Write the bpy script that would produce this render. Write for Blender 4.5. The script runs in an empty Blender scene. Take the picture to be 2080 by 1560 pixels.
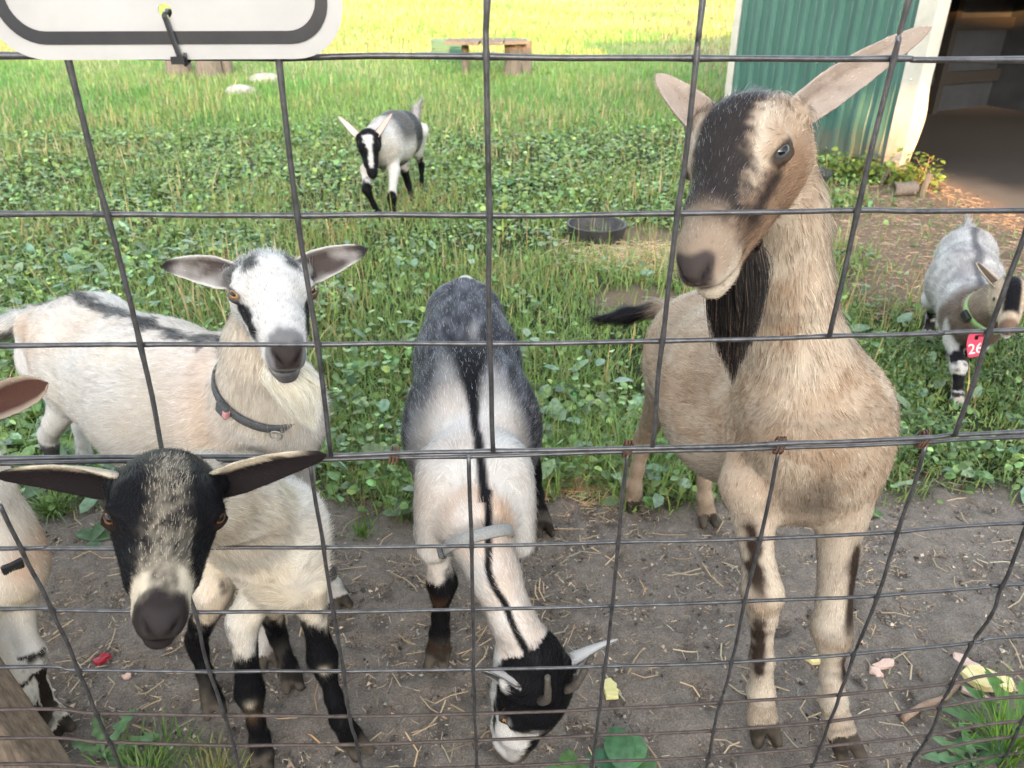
import bpy, bmesh, math, os
import numpy as np
from mathutils import Vector, Matrix

# ------------------------------------------------------------------ camera, sky, sun, exposure
SC = bpy.context.scene
COL = SC.collection
PITCH = math.radians(27.6); FPX = 1500.0; CAMH = 1.30
cam_d = bpy.data.cameras.new('camera'); cam = bpy.data.objects.new('camera', cam_d); COL.objects.link(cam)
cam.location = (0, 0, CAMH); cam.rotation_euler = (math.pi/2 - PITCH, 0, 0)
cam_d.sensor_width = 36.0; cam_d.lens = 36.0*FPX/2080.0; cam_d.clip_start = 0.02; cam_d.clip_end = 2000
cam_d.dof.use_dof = True; cam_d.dof.focus_distance = 1.05; cam_d.dof.aperture_fstop = 9.0
SC.camera = cam

SUN_EL = math.radians(9.0)
SUN_TRAVEL = Vector((-0.05, 1.0, 0)).normalized()          # horizontal direction the light travels
wd = bpy.data.worlds.new("World"); SC.world = wd; wd.use_nodes = True
nt = wd.node_tree; nt.nodes.clear()
sky = nt.nodes.new('ShaderNodeTexSky'); sky.sky_type = 'NISHITA'; sky.sun_disc = False
sky.sun_elevation = SUN_EL
sky.sun_rotation = math.atan2(-SUN_TRAVEL.x, -SUN_TRAVEL.y)
sky.air_density = 1.0; sky.dust_density = 2.5; sky.ozone_density = 1.0
hs = nt.nodes.new('ShaderNodeHueSaturation'); hs.inputs['Saturation'].default_value = 0.45   # blue muted so the shaded tones stay neutral
bg = nt.nodes.new('ShaderNodeBackground'); bg.inputs['Strength'].default_value = 0.15
ow = nt.nodes.new('ShaderNodeOutputWorld')
nt.links.new(sky.outputs[0], hs.inputs['Color']); nt.links.new(hs.outputs[0], bg.inputs['Color']); nt.links.new(bg.outputs[0], ow.inputs[0])

sl = bpy.data.lights.new('sun', 'SUN'); sl.energy = 2.1; sl.angle = math.radians(0.5); sl.color = (1.0, 0.50, 0.16)
so = bpy.data.objects.new('sun', sl); COL.objects.link(so)
ld = Vector((SUN_TRAVEL.x*math.cos(SUN_EL), SUN_TRAVEL.y*math.cos(SUN_EL), -math.sin(SUN_EL)))
so.rotation_euler = ld.to_track_quat('-Z', 'Y').to_euler(); so.location = (2, -30, 12)

SC.view_settings.view_transform = 'Standard'; SC.view_settings.look = 'None'
SC.view_settings.gamma = 1.0; SC.view_settings.exposure = 3.0
SC.render.engine = 'CYCLES'
SC.cycles.use_denoising = True; SC.cycles.max_bounces = 6; SC.cycles.diffuse_bounces = 3; SC.cycles.glossy_bounces = 2
SC.cycles.transmission_bounces = 3; SC.cycles.transparent_max_bounces = 6; SC.cycles.caustics_reflective = False
SC.cycles.caustics_refractive = False; SC.cycles.sample_clamp_indirect = 6.0
SC.cycles_curves.shape = 'RIBBONS'

# ------------------------------------------------------------------ helpers
RNG = np.random.default_rng(7)
SP, CP = math.sin(PITCH), math.cos(PITCH)
def ray(px, py):
    u = (px-1040)/FPX; v = (780-py)/FPX
    return np.array([u, CP+v*SP, -SP+v*CP])
def W(px, py, Y):
    d = ray(px, py); t = Y/d[1]
    return np.array([0, 0, CAMH]) + d*t
def cam_vec(r, u, tw):                                       # right, up, towards the viewer -> world direction
    v = np.array([r, u*SP - tw*CP, u*CP + tw*SP]); return v/np.linalg.norm(v)
def nrm(v):
    v = np.asarray(v, float); return v/(np.linalg.norm(v)+1e-12)

def _hash(ix, iy, iz, seed):
    h = (ix.astype(np.uint32)*np.uint32(374761393) + iy.astype(np.uint32)*np.uint32(668265263) + iz.astype(np.uint32)*np.uint32(2147483647) + np.uint32((seed*974634777) & 0xffffffff))
    h = (h ^ (h >> np.uint32(13)))*np.uint32(1274126177); h = h ^ (h >> np.uint32(16))
    return (h & np.uint32(0xffff)).astype(np.float32)/65535.0
def noise(P, freq=1.0, seed=0, octaves=1):
    P = np.asarray(P, np.float64)
    if P.shape[-1] == 2: P = np.concatenate([P, np.zeros(P.shape[:-1]+(1,))], -1)
    out = 0; amp = 1.0; tot = 0
    for o in range(octaves):
        Q = P*freq*(2**o) + 1000.0 + 17.3*o
        I = np.floor(Q).astype(np.int64); F = Q-I; F = F*F*(3-2*F)
        r = 0
        for dx in (0, 1):
            for dy in (0, 1):
                for dz in (0, 1):
                    w = (F[..., 0] if dx else 1-F[..., 0])*(F[..., 1] if dy else 1-F[..., 1])*(F[..., 2] if dz else 1-F[..., 2])
                    r = r + w*_hash(I[..., 0]+dx, I[..., 1]+dy, I[..., 2]+dz, seed+o)
        out = out + amp*r; tot += amp; amp *= 0.5
    return out/tot
def sstep(a, b, x):
    t = np.clip((np.asarray(x, float)-a)/(b-a), 0, 1); return t*t*(3-2*t)
def mixc(a, b, t):
    t = np.asarray(t)[..., None]; return np.asarray(a)*(1-t) + np.asarray(b)*t

def tag(o, label=None, cat=None, group=None, kind=None):
    if label: o['label'] = label
    if cat: o['category'] = cat
    if group: o['group'] = group
    if kind: o['kind'] = kind
    return o
def empty(name, loc=(0, 0, 0)):
    o = bpy.data.objects.new(name, None); o.location = loc; o.empty_display_size = 0.05; COL.objects.link(o); return o
def put(name, me, mat=None, parent=None, origin=None):
    o = bpy.data.objects.new(name, me)
    if mat is not None and len(me.materials) == 0: me.materials.append(mat)
    COL.objects.link(o)
    if parent is not None:
        o.parent = parent
        o.matrix_parent_inverse = Matrix.Translation(parent.location).inverted() if parent.parent is None else Matrix.Identity(4)
    return o
def np_mesh(name, V, quads=None, tris=None, smooth=True, attrs=None):
    me = bpy.data.meshes.new(name)
    V = np.asarray(V, np.float32).reshape(-1, 3)
    nq = 0 if quads is None else len(quads); nt_ = 0 if tris is None else len(tris)
    loops = []
    if nq: loops.append(np.asarray(quads, np.int32).ravel())
    if nt_: loops.append(np.asarray(tris, np.int32).ravel())
    loops = np.concatenate(loops)
    starts = np.concatenate([np.arange(nq)*4, nq*4 + np.arange(nt_)*3]).astype(np.int32)
    me.vertices.add(len(V)); me.vertices.foreach_set('co', V.ravel())
    me.loops.add(len(loops)); me.loops.foreach_set('vertex_index', loops)
    me.polygons.add(nq+nt_); me.polygons.foreach_set('loop_start', starts)
    me.update(calc_edges=True)
    me.polygons.foreach_set('use_smooth', np.full(nq+nt_, smooth))
    for k, a in (attrs or {}).items():
        a = np.asarray(a, np.float32)
        if a.ndim == 2:
            at = me.attributes.new(k, 'FLOAT_COLOR', 'POINT')
            at.data.foreach_set('color', np.concatenate([a[:, :3], np.ones((len(a), 1), np.float32)], 1).ravel())
        else:
            at = me.attributes.new(k, 'FLOAT', 'POINT'); at.data.foreach_set('value', a)
    return me
def merge(parts):
    """parts: list of (V, quads, tris) -> one"""
    V, Q, T = [], [], []; n = 0
    for v, q, t in parts:
        V.append(np.asarray(v, float))
        if q is not None and len(q): Q.append(np.asarray(q)+n)
        if t is not None and len(t): T.append(np.asarray(t)+n)
        n += len(v)
    return np.concatenate(V), (np.concatenate(Q) if Q else None), (np.concatenate(T) if T else None)
def spline(pts, n=6):
    P = np.asarray(pts, float)
    if len(P) < 3:
        return np.array([P[0]+(P[-1]-P[0])*t for t in np.linspace(0, 1, n+1)])
    E = np.vstack([2*P[0]-P[1], P, 2*P[-1]-P[-2]]); out = []
    for i in range(1, len(E)-2):
        a, b, c, d = E[i-1], E[i], E[i+1], E[i+2]
        for t in np.linspace(0, 1, n, endpoint=False):
            out.append(0.5*((2*b) + (c-a)*t + (2*a-5*b+4*c-d)*t*t + (3*b-a-3*c+d)*t**3))
    out.append(E[-2]); return np.array(out)
def tube(pts, r, sides=8, cap=True, flat=1.0, up=(0, 0, 1)):
    P = np.asarray(pts, float); n = len(P); r = np.broadcast_to(np.asarray(r, float), (n,))
    T = np.gradient(P, axis=0); T /= np.linalg.norm(T, axis=1)[:, None]+1e-12
    up = np.asarray(up, float)
    B = np.cross(T, up); bad = np.linalg.norm(B, axis=1) < 0.1
    B[bad] = np.cross(T[bad], np.array([1.0, 0.05, 0])); B /= np.linalg.norm(B, axis=1)[:, None]; N = np.cross(B, T)
    a = np.arange(sides)*2*math.pi/sides
    V = (P[:, None] + r[:, None, None]*(np.cos(a)[None, :, None]*B[:, None] + flat*np.sin(a)[None, :, None]*N[:, None])).reshape(-1, 3)
    i = np.arange(n-1)[:, None]*sides; j = np.arange(sides)[None]; k = (j+1) % sides
    Q = np.stack([i+j, i+k, i+sides+k, i+sides+j], -1).reshape(-1, 4)
    Tt = None
    if cap:
        V = np.vstack([V, P[0], P[-1]]); c0 = n*sides
        j = np.arange(sides); k = (j+1) % sides; e = (n-1)*sides
        Tt = np.concatenate([np.stack([k, j, np.full(sides, c0)], -1), np.stack([e+j, e+k, np.full(sides, c0+1)], -1)])
    return V, Q, Tt
def box(c, s, R=None, jit=0.0):
    c = np.asarray(c, float); h = np.asarray(s, float)/2
    V = np.array([[x, y, z] for x in (-1, 1) for y in (-1, 1) for z in (-1, 1)], float)*h
    if jit: V += RNG.normal(0, jit, V.shape)
    if R is not None: V = V @ np.asarray(R, float).T
    Q = np.array([[0, 1, 3, 2], [4, 6, 7, 5], [0, 4, 5, 1], [2, 3, 7, 6], [0, 2, 6, 4], [1, 5, 7, 3]])
    return V+c, Q, None
def rotz(a):
    c, s = math.cos(a), math.sin(a); return np.array([[c, -s, 0], [s, c, 0], [0, 0, 1.0]])
def bevel_obj(o, w, seg=2):
    m = o.modifiers.new('bevel', 'BEVEL'); m.width = w; m.segments = seg; m.limit_method = 'ANGLE'; return o
def part(name, geo, mat, parent, smooth=False, attrs=None):
    V, Q, T = geo
    return put(name, np_mesh(name, V, Q, T, smooth, attrs), mat, parent)

# ------------------------------------------------------------------ materials
def new_mat(name):
    m = bpy.data.materials.new(name); m.use_nodes = True; n = m.node_tree; n.nodes.clear()
    out = n.nodes.new('ShaderNodeOutputMaterial'); b = n.nodes.new('ShaderNodeBsdfPrincipled')
    n.links.new(b.outputs[0], out.inputs[0]); return m, n, b, out
def nd(n, t, **kw):
    x = n.nodes.new(t)
    for k, v in kw.items():
        if k in x.inputs: x.inputs[k].default_value = v
        else: setattr(x, k, v)
    return x
def mat_noise(name, c1, c2, scale=20.0, rough=0.7, bump=0.2, bscale=None, c3=None, metallic=0.0, spec=0.3, detail=6.0, stretch=None, dist=0.002, coord='Object'):
    m, n, b, out = new_mat(name)
    tc = nd(n, 'ShaderNodeTexCoord'); mp = nd(n, 'ShaderNodeMapping')
    if stretch: mp.inputs['Scale'].default_value = stretch
    n.links.new(tc.outputs[coord], mp.inputs[0])
    nz = nd(n, 'ShaderNodeTexNoise', Scale=scale, Detail=detail, Roughness=0.65); n.links.new(mp.outputs[0], nz.inputs['Vector'])
    cr = nd(n, 'ShaderNodeValToRGB'); e = cr.color_ramp.elements
    e[0].position = 0.32; e[0].color = (*c1, 1); e[1].position = 0.68; e[1].color = (*c2, 1)
    if c3 is not None: x = e.new(0.8); x.color = (*c3, 1)
    n.links.new(nz.outputs['Fac'], cr.inputs[0]); n.links.new(cr.outputs[0], b.inputs['Base Color'])
    b.inputs['Roughness'].default_value = rough; b.inputs['Metallic'].default_value = metallic; b.inputs['Specular IOR Level'].default_value = spec
    if bump:
        n2 = nd(n, 'ShaderNodeTexNoise', Scale=bscale or scale*2.5, Detail=8.0, Roughness=0.7); n.links.new(mp.outputs[0], n2.inputs['Vector'])
        bp = nd(n, 'ShaderNodeBump', Strength=bump, Distance=dist); n.links.new(n2.outputs['Fac'], bp.inputs['Height']); n.links.new(bp.outputs[0], b.inputs['Normal'])
    return m
def mat_attr(name, rough=0.6, spec=0.3, transl=0.0, attr='col', bump=0.0, bscale=300, vari=None):
    m, n, b, out = new_mat(name)
    a = nd(n, 'ShaderNodeAttribute', attribute_name=attr)
    n.links.new(a.outputs['Color'], b.inputs['Base Color'])
    b.inputs['Roughness'].default_value = rough; b.inputs['Specular IOR Level'].default_value = spec
    if bump:
        nz = nd(n, 'ShaderNodeTexNoise', Scale=bscale, Detail=4.0); bp = nd(n, 'ShaderNodeBump', Strength=bump, Distance=0.002)
        tc = nd(n, 'ShaderNodeTexCoord'); n.links.new(tc.outputs['Object'], nz.inputs['Vector'])
        n.links.new(nz.outputs['Fac'], bp.inputs['Height']); n.links.new(bp.outputs[0], b.inputs['Normal'])
    if vari:
        vn = nd(n, 'ShaderNodeTexNoise', Scale=vari, Detail=3.0); tv = nd(n, 'ShaderNodeTexCoord'); n.links.new(tv.outputs['Object'], vn.inputs['Vector'])
        vr = nd(n, 'ShaderNodeMapRange'); vr.inputs['From Min'].default_value = 0.3; vr.inputs['From Max'].default_value = 0.7; vr.inputs['To Min'].default_value = 0.62; vr.inputs['To Max'].default_value = 1.25; n.links.new(vn.outputs['Fac'], vr.inputs['Value'])
        vm = nd(n, 'ShaderNodeVectorMath', operation='SCALE'); n.links.new(a.outputs['Vector'], vm.inputs[0]); n.links.new(vr.outputs[0], vm.inputs['Scale']); n.links.new(vm.outputs[0], b.inputs['Base Color'])
    if transl:
        t = nd(n, 'ShaderNodeBsdfTranslucent'); mx = nd(n, 'ShaderNodeMixShader', Fac=transl)
        n.links.new(a.outputs['Color'], t.inputs['Color']); n.links.new(b.outputs[0], mx.inputs[1]); n.links.new(t.outputs[0], mx.inputs[2]); n.links.new(mx.outputs[0], out.inputs[0])
    return m
M = {}
M['wire'] = mat_noise('galvanised wire', (0.05, 0.05, 0.053), (0.125, 0.125, 0.13), scale=60, rough=0.36, bump=0.15, c3=(0.09, 0.06, 0.045), metallic=0.6, spec=0.5)
M['wire_rust'] = mat_noise('rusty wire', (0.05, 0.038, 0.033), (0.11, 0.085, 0.075), scale=70, rough=0.6, bump=0.25, c3=(0.19, 0.10, 0.06), metallic=0.3, spec=0.4)
M['tie_wire'] = mat_noise('rusty ring', (0.06, 0.035, 0.025), (0.16, 0.08, 0.05), scale=150, rough=0.7, bump=0.3)
M['sign_white'] = mat_noise('painted sheet metal', (0.36, 0.358, 0.352), (0.43, 0.427, 0.42), scale=9, rough=0.38, bump=0.03, spec=0.5)
M['sign_black'] = mat_noise('black sign paint', (0.012, 0.013, 0.016), (0.025, 0.026, 0.03), scale=30, rough=0.4, bump=0.03, spec=0.5)
M['black_plastic'] = mat_noise('black plastic', (0.01, 0.01, 0.012), (0.025, 0.025, 0.028), scale=60, rough=0.35, bump=0.05, spec=0.5)
M['old_wood'] = mat_noise('weathered wood', (0.10, 0.075, 0.055), (0.24, 0.19, 0.145), scale=14, rough=0.85, bump=0.6, stretch=(9, 9, 0.7), c3=(0.05, 0.035, 0.025), dist=0.004)
M['grey_wood'] = mat_noise('grey wood', (0.10, 0.085, 0.07), (0.20, 0.175, 0.145), scale=10, rough=0.85, bump=0.5, stretch=(1, 8, 8), dist=0.004)
M['stump_wood'] = mat_noise('stump wood', (0.13, 0.10, 0.078), (0.25, 0.205, 0.165), scale=8, rough=0.85, bump=0.6, stretch=(8, 8, 0.8), dist=0.006)
M['green_metal'] = mat_noise('green painted sheet', (0.042, 0.112, 0.094), (0.058, 0.145, 0.122), scale=5, rough=0.42, bump=0.08, bscale=9, spec=0.5, stretch=(1, 1, 0.35), dist=0.01)
M['white_trim'] = mat_noise('white trim', (0.40, 0.385, 0.34), (0.53, 0.515, 0.46), scale=4, rough=0.5, bump=0.1, c3=(0.40, 0.37, 0.31), dist=0.006)
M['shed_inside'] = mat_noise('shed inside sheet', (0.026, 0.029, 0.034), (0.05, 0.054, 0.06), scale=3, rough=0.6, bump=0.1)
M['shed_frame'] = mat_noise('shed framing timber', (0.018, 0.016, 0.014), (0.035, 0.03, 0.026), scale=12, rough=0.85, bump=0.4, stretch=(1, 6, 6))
M['screw'] = mat_noise('screw head', (0.6, 0.6, 0.58), (0.75, 0.75, 0.73), scale=50, rough=0.35, bump=0.0, metallic=0.3)
M['rubber'] = mat_noise('black rubber', (0.022, 0.022, 0.024), (0.07, 0.068, 0.068), scale=12, rough=0.6, bump=0.15, spec=0.35)
M['stone'] = mat_noise('pale stone', (0.30, 0.28, 0.25), (0.48, 0.45, 0.40), scale=6, rough=0.85, bump=0.5, dist=0.01)
M['green_paint'] = mat_noise('green paint', (0.015, 0.075, 0.052), (0.025, 0.11, 0.078), scale=8, rough=0.5, bump=0.1)
M['carrot'] = mat_noise('orange plastic cord', (0.75, 0.17, 0.05), (0.85, 0.26, 0.09), scale=60, rough=0.5, bump=0.2)
M['scrap_yellow'] = mat_noise('yellow rind', (0.62, 0.50, 0.20), (0.75, 0.66, 0.36), scale=40, rough=0.6, bump=0.3, c3=(0.42, 0.25, 0.11))
M['scrap_pink'] = mat_noise('pink peel', (0.55, 0.36, 0.28), (0.68, 0.50, 0.42), scale=60, rough=0.6, bump=0.4, c3=(0.36, 0.22, 0.16))
M['stick'] = mat_noise('twig bark', (0.20, 0.13, 0.09), (0.36, 0.25, 0.18), scale=50, rough=0.8, bump=0.4, stretch=(1, 1, 1))
M['red_berry'] = mat_noise('red pulp', (0.22, 0.01, 0.02), (0.42, 0.03, 0.05), scale=90, rough=0.4, bump=0.3)
M['blocker'] = mat_noise('barn boards', (0.13, 0.10, 0.08), (0.22, 0.17, 0.13), scale=6, rough=0.85, bump=0.4, stretch=(8, 8, 0.6))
M['blade'] = mat_attr('grass blades', rough=0.45, spec=0.35, transl=0.22)
M['leaf'] = mat_attr('weed leaves', rough=0.38, spec=0.42, transl=0.18, vari=70, bump=0.25, bscale=160)
M['straw'] = mat_attr('straw bits', rough=0.7, spec=0.25)
M['crumb'] = mat_attr('soil crumbs', rough=0.9, spec=0.15)

def add_splash(m, zmax, c):                                                   # mud thrown up along the foot of a wall
    n = m.node_tree; b = [x for x in n.nodes if x.type == 'BSDF_PRINCIPLED'][0]; src = b.inputs['Base Color'].links[0].from_socket
    tc = nd(n, 'ShaderNodeTexCoord'); sp = nd(n, 'ShaderNodeSeparateXYZ'); n.links.new(tc.outputs['Object'], sp.inputs[0])
    mr = nd(n, 'ShaderNodeMapRange'); mr.inputs['From Min'].default_value = zmax; mr.inputs['From Max'].default_value = 0.0; n.links.new(sp.outputs['Z'], mr.inputs['Value'])
    nz = nd(n, 'ShaderNodeTexNoise', Scale=9.0, Detail=7.0, Roughness=0.7); n.links.new(tc.outputs['Object'], nz.inputs['Vector'])
    ad = nd(n, 'ShaderNodeMath', operation='MULTIPLY'); n.links.new(mr.outputs[0], ad.inputs[0]); n.links.new(nz.outputs['Fac'], ad.inputs[1])
    th = nd(n, 'ShaderNodeMapRange'); th.inputs['From Min'].default_value = 0.22; th.inputs['From Max'].default_value = 0.5; th.inputs['To Max'].default_value = 0.8; n.links.new(ad.outputs[0], th.inputs['Value'])
    mx = nd(n, 'ShaderNodeMix', data_type='RGBA'); mx.inputs[7].default_value = (*c, 1); n.links.new(th.outputs[0], mx.inputs[0]); n.links.new(src, mx.inputs[6]); n.links.new(mx.outputs[2], b.inputs['Base Color'])
add_splash(M['green_metal'], 0.6, (0.13, 0.105, 0.08)); add_splash(M['white_trim'], 0.8, (0.30, 0.24, 0.17))
# ------------------------------------------------------------------ ground
def rise(x, y):
    return 0.040*np.maximum(np.asarray(y, float)-8.0, 0)**1.0*sstep(8, 13, y) + 0.0
def gz(x, y):
    x = np.asarray(x, float); y = np.asarray(y, float)
    P = np.stack([x, y], -1)
    far = sstep(2.0, 6.0, y)
    return rise(x, y) + (noise(P, 0.8, 3)-0.5)*0.06*far + (noise(P, 7.0, 5, 2)-0.5)*0.012 + 0.010*sstep(0.7, 1.6, x)*(1-far)
def G(px, py, dz=0.0):
    d = ray(px, py); Y = 1.0
    for _ in range(25):
        p = np.array([0, 0, CAMH]) + d*(Y/d[1]); z = float(gz(p[0], p[1]))+dz
        Y = Y*(CAMH-z)/max(CAMH-p[2], 1e-6) if p[2] < CAMH else Y*1.05
        Y = min(Y, 400)
    return np.array([0, 0, CAMH]) + d*(Y/d[1])
def veg(x, y):
    """how much green grows at a place, 0 bare .. 1 dense"""
    x = np.asarray(x, float); y = np.asarray(y, float); P = np.stack([x, y], -1)
    edge = 1.86 + 0.06*np.sin(x*3.1) + (noise(P, 2.2, 11, 3)-0.5)*0.85 + 0.10*sstep(-0.9, -1.5, x)*0 - 0.10*sstep(1.0, 1.6, x)
    v = sstep(-0.16, 0.16, y-edge)
    # worn way from the shed mouth past the feed pan
    path = sstep(1.35, 1.75, x)*sstep(3.0, 3.5, y)*(1-sstep(5.6, 6.2, y))*(1-0.0*x)
    v = v*(1-0.93*path*sstep(0.30, 0.55, noise(P, 1.3, 21, 2)+0.12))
    pan = np.exp(-(((x-0.74)/0.55)**2 + ((y-4.32)/0.42)**2)); v = v*(1-0.85*sstep(0.35, 0.8, pan+0.35*(noise(P, 4, 23)-0.5)))
    hay = np.exp(-(((x-0.62)/0.33)**2 + ((y-3.35)/0.28)**2)); v = v*(1-0.8*sstep(0.4, 0.8, hay))
    shed = sstep(0.0, 0.25, (x-3.27)*0.88 + (y-6.33)*0.48)*sstep(3.0, 3.4, x); v = v*(1-shed)
    return v*np.where((x > 3.2) & (y > 3.0) & (y < 9.5), 1-sstep(3.15, 3.5, x + 0.2*(noise(P, 2, 5)-.5)), 1.0)

def graded(a, b, step, far_lo, far_hi, g=1.09):
    c = list(np.arange(a, b+1e-6, step)); s = step
    while c[-1] < far_hi: s *= g; c.append(c[-1]+s)
    s = step
    while c[0] > far_lo: s *= g; c.insert(0, c[0]-s)
    return np.array(c)
gx = graded(-1.7, 1.8, 0.0145, -260, 260, 1.11); gy = graded(0.62, 2.1, 0.0145, -60, 420, 1.055)
XX, YY = np.meshgrid(gx, gy); PP = np.stack([XX, YY], -1)
ZZ = gz(XX, YY)
nearw = (1-sstep(2.2, 5, YY))*sstep(-0.6, 0.3, YY)*(1-sstep(2.6, 4, np.abs(XX)))
ZZ = ZZ + nearw*((noise(PP, 11, 41, 2)-0.5)*0.022 + (noise(PP, 22, 31, 2)-0.5)*0.016 + (np.maximum(noise(PP, 33, 37)-0.55, 0))*0.022)
VG = veg(XX, YY)
hr = np.random.default_rng(77)
for hx_, hy_, ha_ in zip(hr.uniform(-1.6, 1.7, 190), hr.uniform(0.75, 2.05, 190), hr.uniform(0, 6.3, 190)):     # trodden hoof prints
    i0, i1 = np.searchsorted(gx, [hx_-.08, hx_+.08]); j0, j1 = np.searchsorted(gy, [hy_-.08, hy_+.08])
    dx = XX[j0:j1, i0:i1]-hx_; dy = YY[j0:j1, i0:i1]-hy_; ca, sa = math.cos(ha_), math.sin(ha_); u_ = (dx*ca+dy*sa)/.030; v_ = (-dx*sa+dy*ca)/.022; r2 = u_*u_+v_*v_
    ZZ[j0:j1, i0:i1] += -0.012*np.exp(-r2*1.2) + 0.005*np.exp(-((np.sqrt(r2)-1.7)/.5)**2)
nx, ny = len(gx), len(gy); ii = (np.arange(ny-1)[:, None]*nx + np.arange(nx-1)[None]).ravel()
me = np_mesh('ground', np.stack([XX, YY, ZZ], -1).reshape(-1, 3), np.stack([ii, ii+1, ii+nx+1, ii+nx], -1), None, True,
             {'veg': VG.ravel(), 'far': sstep(6, 14, YY).ravel(), 'pen': (sstep(-.1, .3, (XX-3.27)*.878+(YY-6.33)*.479)*sstep(5.0, 5.9, YY)*(1-sstep(9.5, 11, YY))).ravel()})  # pen: mask for the shade painted into the shed floor colour
m, n, b, out = new_mat('pasture ground')
tc = nd(n, 'ShaderNodeTexCoord')
def _nz(scale, detail=8.0, r=0.65):
    x = nd(n, 'ShaderNodeTexNoise', Scale=scale, Detail=detail, Roughness=r); n.links.new(tc.outputs['Object'], x.inputs['Vector']); return x
def _ramp(src, stops):
    c = nd(n, 'ShaderNodeValToRGB'); e = c.color_ramp.elements
    e[0].position, e[0].color = stops[0][0], (*stops[0][1], 1); e[1].position, e[1].color = stops[-1][0], (*stops[-1][1], 1)
    for p_, c_ in stops[1:-1]: q = e.new(p_); q.color = (*c_, 1)
    n.links.new(src, c.inputs[0]); return c
def _mix(f, a, c, fac=None):
    x = nd(n, 'ShaderNodeMix', data_type='RGBA')
    if f is not None: n.links.new(f, x.inputs[0])
    else: x.inputs[0].default_value = fac
    n.links.new(a, x.inputs[6]); n.links.new(c, x.inputs[7]); return x.outputs[2]
n_big = _nz(3.0); n_mid = _nz(38, 8); n_fine = _nz(260, 6, 0.8); n_spk = _nz(420, 3, 0.6)
dirt = _ramp(n_mid.outputs['Fac'], [(0.25, (0.13, 0.111, 0.094)), (0.5, (0.28, 0.241, 0.205)), (0.75, (0.44, 0.385, 0.325))])
fine = _ramp(n_fine.outputs['Fac'], [(0.34, (0.03, 0.026, 0.023)), (0.50, (0.165, 0.139, 0.117)), (0.66, (0.45, 0.385, 0.315))])
d1 = _mix(None, dirt.outputs[0], fine.outputs[0], 0.55)
tan = _ramp(n_fine.outputs['Fac'], [(0.3, (0.13, 0.085, 0.06)), (0.7, (0.33, 0.24, 0.17))])
sepx = nd(n, 'ShaderNodeSeparateXYZ'); n.links.new(tc.outputs['Object'], sepx.inputs[0])
fy = nd(n, 'ShaderNodeMapRange'); fy.inputs['From Min'].default_value = 2.3; fy.inputs['From Max'].default_value = 3.4; n.links.new(sepx.outputs['Y'], fy.inputs['Value'])
d2 = _mix(fy.outputs[0], d1, tan.outputs[0])
soil = _ramp(n_mid.outputs['Fac'], [(0.3, (0.018, 0.024, 0.010)), (0.6, (0.04, 0.055, 0.02)), (0.8, (0.10, 0.09, 0.045))])
field = _ramp(n_big.outputs['Fac'], [(0.3, (0.14, 0.26, 0.06)), (0.5, (0.20, 0.30, 0.08)), (0.7, (0.27, 0.31, 0.12))])
af = nd(n, 'ShaderNodeAttribute', attribute_name='far'); av = nd(n, 'ShaderNodeAttribute', attribute_name='veg')
g1 = _mix(af.outputs['Fac'], soil.outputs[0], field.outputs[0])
ap_ = nd(n, 'ShaderNodeAttribute', attribute_name='pen'); floor_shade = _ramp(n_fine.outputs['Fac'], [(0.3, (0.025, 0.02, 0.017)), (0.75, (0.085, 0.07, 0.058))]); d2 = _mix(ap_.outputs['Fac'], d2, floor_shade.outputs[0]); fin = _mix(av.outputs['Fac'], d2, g1)  # darker floor colour stands in for the shade under the shed roof
n.links.new(fin, b.inputs['Base Color']); b.inputs['Roughness'].default_value = 0.95; b.inputs['Specular IOR Level'].default_value = 0.15
bp = nd(n, 'ShaderNodeBump', Strength=0.9, Distance=0.006); n.links.new(n_fine.outputs['Fac'], bp.inputs['Height'])
bp2 = nd(n, 'ShaderNodeBump', Strength=0.8, Distance=0.012); n.links.new(n_mid.outputs['Fac'], bp2.inputs['Height']); n.links.new(bp2.outputs[0], bp.inputs['Normal'])
n.links.new(bp.outputs[0], b.inputs['Normal'])
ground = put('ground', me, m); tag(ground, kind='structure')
# ------------------------------------------------------------------ wire fence: two welded panels overlapping at mid height
def fplane(px, py, lower=False, off=0.0):
    d = ray(px, py); Y = 0.8
    for _ in range(12):
        p = np.array([0, 0, CAMH]) + d*(Y/d[1])
        Y = (0.80 + 0.06*p[0] + 0.055*(0.77-p[2]) if lower else 0.78+0.06*p[0]) + off
    return np.array([0, 0, CAMH]) + d*(Y/d[1])
def on_panel(x, z, lower=False): return np.array([x, (0.80+0.06*x+0.055*(0.77-z)) if lower else 0.78+0.06*x, z])
def extend(P, z0=None, z1=None, x0=None, x1=None):
    P = [np.asarray(p) for p in P]
    def ex(a, b, ax, val): return a + (a-b)*((val-a[ax])/(a[ax]-b[ax]))
    if z1 is not None and P[0][2] < z1: P.insert(0, ex(P[0], P[1], 2, z1))
    if z0 is not None and P[-1][2] > z0: P.append(ex(P[-1], P[-2], 2, z0))
    if x0 is not None and P[0][0] > x0: P.insert(0, np.array([x0, P[0][1]+0.06*(x0-P[0][0]), P[0][2]]))
    if x1 is not None and P[-1][0] < x1: P.append(np.array([x1, P[-1][1]+0.06*(x1-P[-1][0]), P[-1][2]]))
    return P
def wire(P, r, parent, mat, wob=0.0012, name='wire'):
    S = spline(P, 7); L = np.arange(len(S))
    S = S + (np.stack([noise(np.stack([L*0.33, L*0+7.7*k+S[0, 0]*31], -1), 1.0, 50+k) for k in range(3)], -1)-0.5)*2*wob
    rr = np.full(len(S), r); rr[7:-1:7] *= 1.22; V, Q, T = tube(S, rr, 8); return put(name, np_mesh(name, V, Q, T), mat, parent)
R_W = 0.0030
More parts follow.
